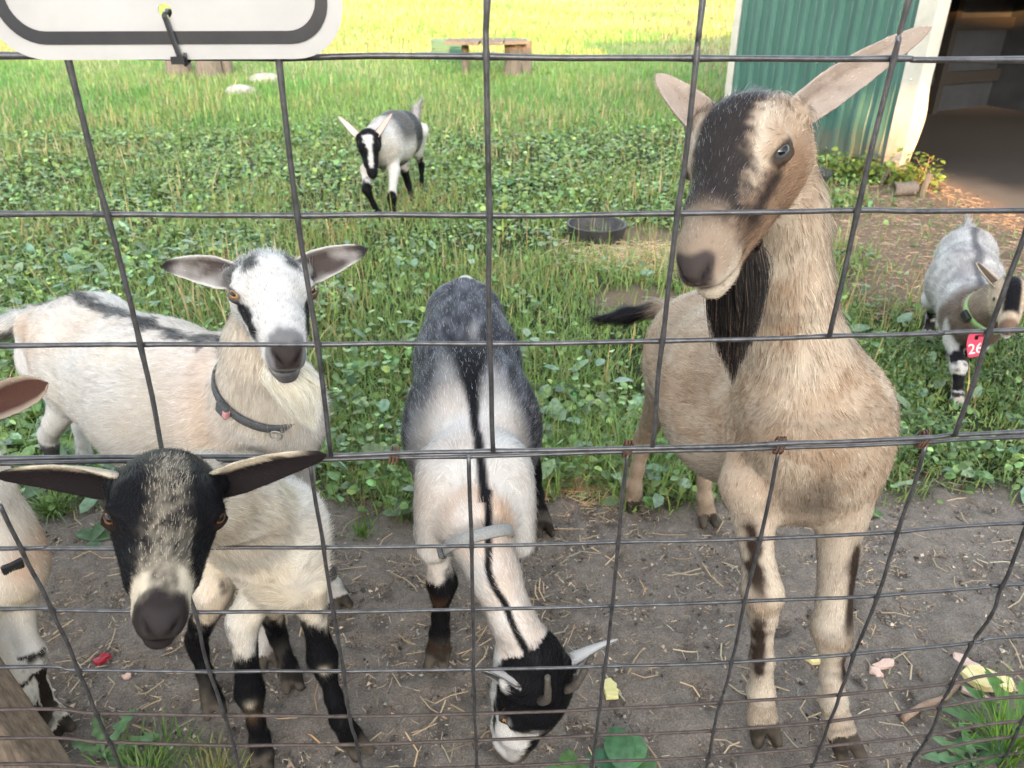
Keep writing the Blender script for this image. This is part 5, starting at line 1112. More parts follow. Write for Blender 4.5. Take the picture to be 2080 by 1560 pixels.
M['strap_red'] = mat_noise('red webbing', (.20, .015, .025), (.32, .03, .04), scale=200, rough=.7, bump=.3)
M['pink'] = mat_noise('pink plastic', (.55, .26, .27), (.62, .32, .33), scale=30, rough=.5, bump=.05)
M['steel'] = mat_noise('steel', (.35, .34, .32), (.5, .49, .46), scale=40, rough=.35, bump=.05, metallic=.9)
def buckle(e, at, axis, ang, L, wdt, th, mat, name='buckle'):
    p, nn_, tt_ = at(ang, th*.5); R = np.stack([tt_, axis, nn_], 1); o = part(name, box(p, (L, wdt, th), R), mat, e); bevel_obj(o, min(L, wdt, th)*.3); return o
def ring(e, c, r, nv, mat, name='ring'):
    nv = nrm(nv); a = np.linspace(0, 2*math.pi, 17); X_ = nrm(np.cross(nv, (0.3, .2, 1))); Y_ = np.cross(nv, X_)
    part(name, tube(c+np.outer(np.cos(a)*r, X_)+np.outer(np.sin(a)*r, Y_), r*.16, 6, False), mat, e, True)

def goat_white():
    B = Body(); s = 1.0; rear = W(120, 690, 1.80); front = W(560, 860, 1.27); ax = nrm([.80, -.60, 0]); lat = np.array([ax[1], -ax[0], 0])    # lat: towards the viewer's left-near side
    C0 = W(560, 820, 1.27); C1 = W(490, 830, 1.36); C2 = W(330, 800, 1.52); C3 = W(190, 720, 1.70); C4 = W(115, 690, 1.82)
    B.chain([C0, C1, C2, C3, C4], [(.095, .115), (.120, .150), (.155, .170), (.128, .140), (.080, .100)], tag='body', k=.05)
    B.seg(C2+[0, 0, -.03], C3+[0, 0, -.03], (.150, .150), (.11, .11), tag='body', k=.06)
    for q in (-1, 1): B.seg(C3+lat*q*.055+[0, 0, .10], C4+lat*q*.055+[0, 0, .055], .028, .022, tag='body', k=.06)
    B.seg(C2+[0, 0, .135], C3+[0, 0, .118], .022, .024, tag='body', k=.05)
    O = W(552, 590, 1.115); hd = build_head(B, O, aim(O, 583, 690, .176), loc_vec(O, -.02, .85, .50), 1.0, ear_w=.0265, eye_f=(.70, .56, .38), ears=(W(330, 540, 1.18), W(745, 506, 1.16)), ear_n=(cam_vec(.1, -.25, .95), cam_vec(-.1, -.25, .95)), wide=1.06)
    H = hd['H']
    B.chain([H(0, -.05, -.035), W(530, 720, 1.20), W(535, 800, 1.23), W(540, 860, 1.27)], [(.046, .056), (.049, .068), (.060, .086), (.080, .105)], up=-ax, k=.045, tag='neck')
    fl = [W(520, 900, 1.30), W(500, 985, 1.27), W(520, 1180, 1.19), W(535, 1290, 1.17), G(545, 1348)]
    fr = [W(600, 900, 1.36), W(600, 960, 1.36), W(645, 1110, 1.345), W(675, 1190, 1.345), G(690, 1228)]
    front_leg(B, *fl, 'legFL', .95, (.5, -.8), ax, 1.0); front_leg(B, *fr, 'legFR', .95, (.5, -.8), ax, 1.05)
    hl = [C4+lat*.06+[0, 0, -.03], W(140, 800, 1.66), W(98, 885, 1.80), W(112, 960, 1.78), G(118, 1003)]
    hr = [C4-lat*.06+[0, 0, -.03], W(230, 790, 1.80), W(165, 860, 1.95), W(170, 920, 1.93), G(178, 962)]
    hind_leg(B, *hl, 'legHL', .95, (.7, -.6), ax, 1.1); hind_leg(B, *hr, 'legHR', .95, (.7, -.6), ax, 1.1)
    B.chain([C4+[-.05, .03, .06], W(45, 650, 1.88), W(15, 662, 1.88), W(-25, 690, 1.88)], [.024, .022, .022, .010], k=.02, tag='tail')
    def coat(V, tg, t, a, b, hx, NN):
        base = np.array((.69, .625, .545)); c = mixc(base, WHITE, np.clip(.35+fz(V, 14, 2)*1.2, 0, 1)); bd = tg == 'body'
        c = mixc(c, PEACH, .55*np.exp(-(((V[:, 0]-W(425, 800, 1.3)[0])/.05)**2+((V[:, 2]-W(425, 820, 1.3)[2])/.12)**2))*(bd | (tg == 'neck')))
        c = mixc(c, np.array((.66, .47, .37)), .22*sstep(.05, .3, fz(V, 6, 9)+.05)*bd); c = mixc(c, PEACH*.9, .6*np.exp(-(((V[:, 0]-C4[0])/.07)**2+((V[:, 2]-C4[2]-.08)/.05)**2))*bd)
        sx = (V-C2)@lat; st = sstep(.026, .010, np.abs(sx+fz(V, 30, 3)*.06))*sstep(.1, .5, NN[:, 2])*bd*sstep(0, .05, V[:, 2]-.5); c = mixc(c, GREY*.22, st*np.clip(.95+fz(V, 60, 5)*.8, 0, 1))
        c = mixc(c, np.array((.62, .53, .42)), .6*SOFT(tg == 'neck'))
        for nm in ('legFL', 'legFR', 'legHL', 'legHR'):
            m_ = anyleg(tg, [nm]); c = mixc(c, WHITE*.95, .7*SOFT(m_))
        c = mixc(c, BLACK*2, legmask(tg, t, 'legHL', .62, .06, V)*.9); c = mixc(c, BLACK*2, .85*((tg == 'legFR') & (t > .6) & (t < .9)))
        c = mixc(c, GREY*.6, (tg == 'tail')*sstep(.1, -.5, NN[:, 2])*.8); c = mixc(c, WHITE, (tg == 'tail')*sstep(.1, .5, NN[:, 2]))
        hd_ = np.isin(tg, ['head', 'lid']); x, y, z = hx[:, 0], hx[:, 1], hx[:, 2]; ax_ = np.abs(x); j = fz(hx, 130, 4)*.014
        f = mixc(WHITE, np.array((.50, .49, .48)), np.clip(.15+sstep(.0, .3, fz(hx*[1, .4, 1], 220, 7))*.8, 0, 1)*.6)
        f = mixc(f, BLACK*1.8, sstep(1.0, .35, np.abs(ax_+j-.030)/.017)*sstep(.030, .010, y)*sstep(-.045, -.028, y)*.92)       # above the eyes
        f = mixc(f, BLACK*1.6, sstep(1.0, .45, np.abs(z+.006+.18*(y-.03)+j*.7)/.0150)*sstep(.022, .036, y)*(1-sstep(.110, .130, y))*(ax_ > .012))                     # eye to mouth
        f = mixc(f, BLACK*1.6, sstep(.02, .0, np.hypot(y+.028, z-.010)-.012)*(ax_ > .036)*.8)
        f = mixc(f, GREY*.75, sstep(.148, .168, y+j+.3*(z+.03))*.85); f = mixc(f, NOSE*.9, nose_mask(hx)); f = mixc(f, BLACK*.8, nostrils(hx)); f = mixc(f, BLACK*1.2, .95*lips(hx)); f = mixc(f, BLACK*2.0, sstep(-.056, -.062, z)*sstep(.125, .14, y)*.8)
        f = mixc(f, np.array((.05, .038, .032)), .85*lidm(hx)); c = np.where(hd_[:, None], f, c)
        er = np.char.startswith(tg, 'ear'); inn_ = sstep(-.15, .25, b)*sstep(.98, .75, np.abs(a)); e_ = mixc(WHITE*.95, np.array((.10, .08, .075)), inn_*np.clip(.9+fz(V*[.5, .5, 1], 70, 5)*1.4, 0, 1)); e_ = mixc(e_, BLACK*1.5, sstep(.80, .93, t)*.9); c = np.where(er[:, None], e_, c)
        c = hoofs(c, tg); ln, lf = std_len(tg, hx, .020, .007); ln = np.where(tg == 'tail', .06, ln); poll = hd_ & (y < -.01) & (z > .01); ln = np.where(poll, .024, ln); lf = np.where(poll, .35, lf)
        ln = np.where(st > .3, .032, ln); ln = np.where(tg == 'neck', .020, ln); ap = np.where(hd_ & (y > -.02) & (y < .14), .16, .16); return c, ln, lf, (ap, np.where(hd_[:, None], np.array((.10, .10, .10)), c*.6))
    o, V, Q, NN, cb = finish('goat', B, hd, coat, 'white goat with dark spine stripe, long pale beard and grey collar', .0048, 105000, dict(gravity=.4), HERD, (.32, .17, .06), rad=.00030, seed=21)
    beard(o, H(0, .105, -.076), (hd['X']*.024, hd['F']*.030), W(640, 910, 1.03)-W(592, 790, 1.01), .150, 3400, (.78, .74, .62), np.random.default_rng(5), .022, (.01, 0, 0))
    cc = W(528, 800, 1.225); cu = lerp(W(458, 715, 1.22), W(565, 885, 1.16), .5)
    e, at, axn = collar(o, W(530, 795, 1.225), W(545, 600, 1.16)-W(505, 900, 1.27), .074, .098, ax, .0105, .004, M['strap_grey'], 'grey webbing collar with pink tag on the white goat')
    best = min(np.linspace(0, 6.28, 60), key=lambda g: np.linalg.norm(at(g)[0]-W(468, 812, 1.16))); buckle(e, at, axn, best, .030, .026, .010, M['strap_grey']); buckle(e, at, axn, best+.10, .012, .020, .011, M['pink'], 'tag')
    best = min(np.linspace(0, 6.28, 60), key=lambda g: np.linalg.norm(at(g)[0]-W(566, 886, 1.12))); p = at(best, .012)[0]; ring(e, p, .011, (0, 1, .3), M['steel'])
goat_white()

# ---- black-faced kid with its head through the fence -------------------------------------------
def goat_kid():
    B = Body(); s = .8
    C0 = W(580, 1150, .955); C1 = W(560, 1090, 1.00); C2 = W(500, 1040, 1.09); C3 = W(455, 1010, 1.18); ax = nrm(C0*[1, 1, 0]-C3*[1, 1, 0]); lat = np.array([ax[1], -ax[0], 0])
    B.chain([C0, C1, C2, C3], [(.064, .080), (.078, .098), (.088, .104), (.064, .072)], tag='body', k=.04)
    O = W(338, 1034, .650); hd = build_head(B, O, aim(O, 331, 1222, .140), loc_vec(O, .07, .72, .70), .83, eye_f=(.66, .62, .38), ear_w=.025, ears=(W(-8, 968, .70), W(663, 924, .705)), ear_n=(cam_vec(.05, -.45, .85), cam_vec(-.05, -.45, .85)), wide=1.20)
    H = hd['H']
    B.chain([H(0, -.045, -.02), W(415, 1010, .785), W(490, 1040, .89), W(555, 1085, .98)], [(.042, .048), (.044, .052), (.058, .064), (.075, .085)], up=(0, 0, 1), k=.035, tag='neck')
    fa = [W(530, 1190, .955), W(492, 1265, .950), W(507, 1405, .935), W(527, 1500, .93), G(538, 1552)]
    fb = [W(630, 1170, .945), W(628, 1215, .955), W(655, 1335, .955), W(690, 1460, .925), G(730, 1522)]
    front_leg(B, *fa, 'legFL', .85, (.05, -1), ax, 1.04, .80); front_leg(B, *fb, 'legFR', .85, (.55, -.8), ax, 1.04, .80)
    ha = [C3+lat*.03+[0, 0, -.04], W(432, 1190, 1.05), W(398, 1300, 1.10), W(425, 1400, 1.06), G(440, 1442)]
    hb = [C3-lat*.04+[0, 0, -.04], W(540, 1200, 1.13), W(560, 1280, 1.17), W(585, 1350, 1.13), G(597, 1390)]
    hind_leg(B, *ha, 'legHL', .8, (.3, -1), ax, 1.08); hind_leg(B, *hb, 'legHR', .8, (.3, -1), ax, 1.08)
    B.chain([C3+[-.02, .04, .05], C3+[-.03, .08, .03], C3+[-.03, .10, -.02]], [.018, .014, .006], k=.02, tag='tail')
    def coat(V, tg, t, a, b, hx, NN):
        c = mixc(CREAM, WHITE, np.clip(.3+fz(V, 16, 2)*1.2, 0, 1)); c = mixc(c, PEACH*1.05, .30*sstep(.0, .3, fz(V, 9, 4)))
        c = mixc(c, np.array((.10, .09, .09)), .8*((tg == 'body'))*np.exp(-(((V[:, 0]-C3[0])/.05)**2+((V[:, 1]-C3[1]-.02)/.08)**2))*sstep(.3, .7, NN[:, 2]))
        for nm, z0 in (('legFL', .22), ('legFR', .22), ('legHL', .24), ('legHR', .24)):
            c = mixc(c, BLACK, legmask(tg, t, nm, z0, .05, V))
        for j in (fa, fb): c = mixc(c, CREAM*.9, .9*np.exp(-(((V[:, 0]-j[2][0]-.008)/.008)**2+((V[:, 2]-j[2][2]+.004)/.009)**2))*(NN[:, 1] < -.3)*anyleg(tg, ['legFL', 'legFR']))
        c = mixc(c, np.array((.20, .125, .06)), .6*np.exp(-(((V[:, 0]-W(507, 1430, .93)[0])/.018)**2+((V[:, 2]-W(507, 1440, .93)[2])/.018)**2))*(tg == 'legFL'))
        hd_ = np.isin(tg, ['head', 'lid']); x, y, z = hx[:, 0], hx[:, 1], hx[:, 2]; ax_ = np.abs(x); j = fz(hx, 120, 4)*.014
        f = np.tile(BLACK*1.05, (len(V), 1)); griz = sstep(.026, .008, ax_+j-.004*sstep(.05, .1, y))*sstep(-.066, -.04, y+j)*sstep(-.01, .012, z+.25*np.maximum(y, 0)+.0)
        griz = np.maximum(griz, sstep(.034, .02, ax_+j)*sstep(.05, .09, y)*sstep(-.045, -.03, z)*.9)
        f = mixc(f, np.array((.50, .43, .33)), griz*np.clip(.22+fz(hx*[1, .35, 1], 200, 7)*.8+.25*sstep(.09, .13, y), 0, 1))
        f = mixc(f, CREAM*1.0, sstep(.118, .130, y+j)*(1-sstep(.145, .155, y+j))*sstep(.012, .020, ax_)*.9)
        f = mixc(f, CREAM, sstep(1.0, .4, np.abs(z+.052+j)/.011)*sstep(.02, .05, y)*(1-sstep(.13, .145, y))); f = mixc(f, CREAM*.9, sstep(-.03, -.055, y)*sstep(-.02, -.04, z)*.8)
        f = mixc(f, np.array((.032, .026, .026)), sstep(.146, .160, y+j)); f = mixc(f, np.array((.042, .036, .036)), nose_mask(hx)); f = mixc(f, BLACK*.6, nostrils(hx)); f = mixc(f, BLACK*.6, .9*lips(hx)); f = mixc(f, np.array((.022, .014, .011)), .8*lidm(hx))
        c = np.where(hd_[:, None], f, c); er = np.char.startswith(tg, 'ear'); up_ = np.maximum(sstep(.52, .70, a+fz(V, 60, 2)*.3), sstep(-.2, -.5, b)*sstep(-.6, .0, a)); e_ = mixc(np.array((.016, .013, .013)), CREAM*.95, up_*(1-sstep(.70, .92, t))*np.clip(.8+fz(V, 80, 2), 0, 1)); c = np.where(er[:, None], e_, c)
        c = hoofs(c, tg, HOOF*.6); ln, lf = std_len(tg, hx, .022, .0055, .010); poll = hd_ & (y < .04) & (z > .01); ln = np.where(poll, .0085, ln); lf = np.where(poll, .38, lf); ln = np.where(tg == 'neck', .022, ln); return c, ln, lf, (griz*hd_*sstep(.150, .138, y)*(.50+.3*sstep(.06, .12, y)), np.tile((.46, .40, .31), (len(V), 1)))
    finish('goat', B, hd, coat, 'black-faced cream kid poking its head through the wires', .0042, 90000, dict(gravity=.4), HERD, (.11, .055, .025), rad=.00022, seed=31)
goat_kid()

# ---- grazing goat ------------------------------------------------------------------------------------
def goat_grazing():
    B = Body(); s = .95
    top = [W(968, 1010, 1.06), W(962, 930, 1.13), W(955, 760, 1.37), W(945, 640, 1.60), W(940, 575, 1.74)]
    rad = [(.062, .072), (.082, .106), (.142, .165), (.118, .135), (.072, .085)]
    C = [p-np.array([0, -.02, r[1]*.93]) for p, r in zip(top, rad)]; ax = nrm((C[0]-C[4])*[1, 1, 0]); lat = np.array([-ax[1], ax[0], 0])
    B.chain(C, rad, tag='body', k=.05)
    for q in (-1, 1): B.seg(C[1]+lat*q*.062+[0, .0, .055], C[1]+lat*q*.082+[0, -.02, -.09], (.042, .06), (.034, .045), up=ax, k=.05, tag='body')
    O = W(1085, 1402, .915); hd = build_head(B, O, (-.12, -.05, -1.0), loc_vec(O, .30, .42, .82), 1.12, eye_f=(.70, .56, .40), ear_w=(.022, .0165), ears=(W(978, 1362, .90), W(1254, 1300, .97)), ear_n=(cam_vec(.1, -.8, .5), cam_vec(.1, -.9, .25)), wide=1.0)
    H = hd['H']
    B.chain([H(0, -.06, -.035), W(1040, 1255, .955), W(1005, 1165, .985), W(972, 1075, 1.05)], [(.042, .050), (.031, .047), (.036, .055), (.056, .074)], up=(0, -.6, .8), k=.035, tag='neck')
    fa = [W(885, 1000, 1.18), W(880, 1080, 1.20), W(898, 1185, 1.18), W(893, 1285, 1.175), G(890, 1345)]
    fb = [W(1030, 990, 1.22), W(1035, 1060, 1.30), W(1035, 1130, 1.33), W(1042, 1185, 1.345), G(1050, 1220)]
    front_leg(B, *fa, 'legFL', .95, (-.1, -1), ax, 1.1); front_leg(B, *fb, 'legFR', .95, (.2, -1), ax, 1.0)
    ha = [C[4]-lat*.05, W(872, 820, 1.60), W(890, 900, 1.73), W(893, 990, 1.70), G(893, 1035)]
    hb = [C[4]+lat*.05, W(1062, 860, 1.56), W(1080, 945, 1.70), W(1095, 1035, 1.66), G(1103, 1080)]
    hind_leg(B, *ha, 'legHL', .92, (0, -1), ax, 1.1); hind_leg(B, *hb, 'legHR', .92, (.2, -1), ax, 1.15)
    B.chain([C[4]+[0, .06, .05], C[4]+[0, .11, .03], C[4]+[0, .13, -.04]], [.02, .016, .008], k=.02, tag='tail')
    def coat(V, tg, t, a, b, hx, NN):
        bd = (tg == 'body') | (np.isin(tg, ['legHL', 'legHR']) & (t < .3)); c = mixc(WHITE*.95, PEACH, np.clip(.12+fz(V, 12, 2)*1.3, 0, 1)*.5)
        yy = V[:, 1]+fz(V, 10, 4)*.16; sx = (V-C[2])@lat; sad = sstep(1.24, 1.50, yy+.14*sstep(.05, .125, np.abs(sx))+.03*(sx > 0)); sadc = mixc(np.array((.040, .043, .052)), np.array((.17, .18, .21)), np.clip(.3+fz(V*[1, .3, 1], 60, 5)*1.8, 0, 1))
        c = mixc(c, sadc, bd*sad); c = mixc(c, WHITE*.8, bd*np.exp(-((sx-.012)/.012)**2)*sstep(1.3, 1.42, yy)*(1-sstep(1.5, 1.62, yy))*(NN[:, 2] > .3)*.75)
        nk = tg == 'neck'; c = mixc(c, mixc(WHITE, PEACH*1.05, np.clip(.55+fz(V, 14, 6)*1.5, 0, 1)), SOFT(nk, 14))
        nax = np.interp(V[:, 2], [H(0, -.06, 0)[2], W(1040, 1255, .955)[2], W(972, 1075, 1.05)[2]], [W(1088, 1270, .9)[0], W(1052, 1230, .93)[0], W(985, 1070, 1.0)[0]])
        c = mixc(c, BLACK*1.3, sstep(.0095, .004, np.abs(V[:, 0]-nax-.006+fz(V, 22, 3)*.007))*nk*(NN[:, 1]*-.6+NN[:, 2] > .25))
        c = mixc(c, PEACH, .30*bd*sstep(.1, .3, fz(V, 7, 11))*(1-sad))
        stc = np.abs((V[:, 0]-np.interp(V[:, 1], [1.0, 1.06, 1.2, 1.4], [W(980, 1060, 1.02)[0], W(985, 1000, 1.06)[0], W(965, 900, 1.2)[0], W(955, 760, 1.4)[0]]))+fz(V, 30, 3)*.008)
        wst = .0105+.055*sstep(1.22, 1.50, V[:, 1]); c = mixc(c, BLACK*1.5, sstep(1.3, .45, stc/wst)*np.isin(tg, ['body', 'neck'])*(V[:, 1] > 1.03)*sstep(.15, .45, NN[:, 2])*sstep(1.6, 1.45, yy))
        for nm, z0 in (('legFL', .34), ('legFR', .34), ('legHL', .30), ('legHR', .22)): c = mixc(c, BLACK, legmask(tg, t, nm, z0, .05, V))
        c = mixc(c, np.array((.16, .085, .05)), .45*np.exp(-((V[:, 2]-W(895, 1220, 1.18)[2])/.03)**2)*(tg == 'legFL')*(NN[:, 1] < -.3)*(noise(V, 50, 2) > .45)); c = mixc(c, np.array((.08, .05, .035)), .5*(tg == 'legFL_pastern')*(noise(V, 60, 2) > .45))
        hd_ = np.isin(tg, ['head', 'lid']); x, y, z = hx[:, 0], hx[:, 1], hx[:, 2]; ax_ = np.abs(x); j = fz(hx, 110, 4)*.012
        f = np.tile(WHITE*.97, (len(V), 1)); blk = sstep(.006, -.006, ax_+j-.064)*sstep(-.040, -.026, z+j)*(1-sstep(.035, .060, y+j)); f = mixc(f, BLACK*1.1, blk)
        f = mixc(f, BLACK*1.2, sstep(.005, -.003, ax_+j-.011)*sstep(-.01, .0, z+.2*y)*sstep(.03, .05, y)); f = mixc(f, BLACK*1.3, sstep(1., .5, np.abs(z+.030+.12*y+j)/.012)*sstep(.03, .05, y)*(1-sstep(.10, .13, y))*(ax_ > .02))
        f = mixc(f, WHITE*.9, sstep(1., .4, np.abs(ax_-.024+j-.05*(y-.05))/.011)*sstep(.025, .05, y)*(z > -.035)*.95); f = mixc(f, GREY*.5, sstep(.15, .165, y)); f = mixc(f, NOSE, nose_mask(hx)); f = mixc(f, np.array((.02, .014, .011)), .8*lidm(hx))
        c = np.where(hd_[:, None], f, c); er = np.char.startswith(tg, 'ear'); e_ = mixc(WHITE*.95, BLACK*1.5, np.maximum(sstep(-.1, .3, b)*sstep(1, .7, np.abs(a))*.9, sstep(.92, 1.0, np.abs(a)))); c = np.where(er[:, None], e_, c)
        c = hoofs(c, tg, HOOF*.7); ln, lf = std_len(tg, hx, .014, .008); poll = hd_ & (y < -.01) & (z > .01); ln = np.where(poll, .020, ln); lf = np.where(poll, .4, lf); return c, ln, lf, (.18*bd*sad, np.tile((.42, .43, .46), (len(V), 1)))
    o, V, Q, NN, cb = finish('goat', B, hd, coat, 'grazing goat with black rump, white shoulders and small horns', .0046, 100000, dict(gravity=.2), HERD, (.34, .20, .07), seed=41)
    for q, tipv in ((1, (.030, -.075, .035)), (-1, (-.032, -.085, .045))):
        b0 = H(q*.020, -.022, .030); b1 = H(q*.027, -.052, .058); b2 = H(q*.042, -.112, .066)
        S = spline([b0-(b1-b0)*.3, b0, b1, b2], 6); rr = np.linspace(.0140, .0045, len(S))*(1+.08*np.sin(np.arange(len(S))*2.2)); V_, Q_, T_ = tube(S, rr, 10); part('horn', (V_, Q_, T_), M['horn'], o, True)
    e, at, axn = collar(o, W(972, 1098, 1.005), W(1005, 1180, .97)-W(966, 1030, 1.06), .060, .078, (0, -.5, .85), .0105, .0035, M['strap_light'], 'light grey collar loose round the neck of the grazing goat')
    best = min(np.linspace(0, 6.28, 60), key=lambda g: np.linalg.norm(at(g)[0]-W(920, 1130, 1.0))); buckle(e, at, axn, best, .030, .024, .010, M['strap_grey'])
goat_grazing()

# ---- far goat walking up ------------------------------------------------------------------------
def goat_far():
    B = Body(); C = [W(772, 300, 4.92), W(782, 290, 5.00), W(802, 281, 5.18), W(822, 272, 5.36), W(836, 268, 5.46)]; ax = nrm((C[0]-C[4])*[1, 1, 0]); lat = np.array([-ax[1], ax[0], 0])
    B.chain(C, [(.090, .12), (.110, .15), (.128, .165), (.112, .14), (.078, .10)], tag='body', k=.06)
    O = W(749, 297, 4.70); hd = build_head(B, O, aim(O, 757, 352, .19), loc_vec(O, -.05, .6, .75), 1.08, ears=(W(687, 236, 4.78), W(796, 231, 4.78)), ear_n=(cam_vec(.3, .0, .95), cam_vec(-.3, .0, .95)), ear_w=.022)
    H = hd['H']; B.chain([H(0, -.05, -.03), W(762, 285, 4.83), C[0]], [(.052, .062), (.062, .08), (.08, .10)], k=.06, tag='neck')
    front_leg(B, W(757, 330, 4.92), W(745, 345, 4.90), W(745, 385, 4.75), W(766, 430, 4.78), G(779, 452), 'legFL', 1.0, (.1, -1), ax, 1.05)
    front_leg(B, W(798, 325, 4.95), W(800, 345, 4.92), W(796, 402, 4.80), W(798, 435, 4.78), G(799, 453), 'legFR', 1.0, (.1, -1), ax, 1.05)
    hind_leg(B, C[4]-lat*.06, W(818, 335, 5.30), W(829, 372, 5.36), W(836, 402, 5.30), G(838, 415), 'legHL', .95, (.1, -1), ax, 1.0)
    hind_leg(B, C[4]+lat*.07, W(848, 305, 5.48), W(856, 335, 5.60), W(857, 380, 5.58), G(858, 395), 'legHR', .95, (.1, -1), ax, 1.0)
    B.chain([C[4]+[.03, .06, .07], W(845, 226, 5.56), W(853, 210, 5.57)], [.026, .024, .012], k=.02, tag='tail')
    def coat(V, tg, t, a, b, hx, NN):
        c = mixc(WHITE*.92, PEACH, np.clip(.15+fz(V, 8, 2)*1.4, 0, 1)*.7); q = (V-C[2])@(-ax)+fz(V, 9, 4)*.12; th = np.isin(tg, ['legHL', 'legHR'])
        c = mixc(c, GREY*.4, np.clip(SOFT((tg == 'body')*sstep(-.25, .25, NN[:, 2])*1.0, 3)*sstep(-.32, -.1, q)*.9 + sstep(.02, .14, q)*(tg == 'body')*.85 + (tg == 'body')*sstep(-.5, -.8, NN[:, 2])*.8, 0, 1))
        for nm, z0 in (('legFL', .30), ('legFR', .40), ('legHL', .20), ('legHR', .26)): c = mixc(c, BLACK, legmask(tg, t, nm, z0, .05, V))
        c = mixc(c, GREY*.4, (tg == 'tail')*.5); hd_ = np.isin(tg, ['head', 'lid']); x, y, z = hx[:, 0], hx[:, 1], hx[:, 2]; ax_ = np.abs(x)
        f = np.tile(BLACK*1.2, (len(V), 1)); f = mixc(f, WHITE*.85, sstep(.022, .012, ax_-.012*sstep(.03, .0, y)+.006*sstep(.02, .06, y)+fz(hx, 90, 4)*.02)*sstep(-.045, -.03, y)); f = mixc(f, WHITE*.85, sstep(-.045, -.055, z)); f = mixc(f, BLACK*1.4, sstep(.138, .15, y)); c = np.where(hd_[:, None], f, c)
        er = np.char.startswith(tg, 'ear'); c = np.where(er[:, None], mixc(BLACK*1.5, np.array((.62, .50, .45)), sstep(.0, .4, b)*sstep(.98, .8, np.abs(a))), c)
        c = hoofs(c, tg, HOOF*.5); ln, lf = std_len(tg, hx, .020, .008); ln = np.where(tg == 'tail', .05, ln); return c, ln, lf
    finish('goat', B, hd, coat, 'black and white goat walking up through the weeds', .008, 30000, {}, None, (.1, .07, .03), rad=.0008, seed=51)
goat_far()

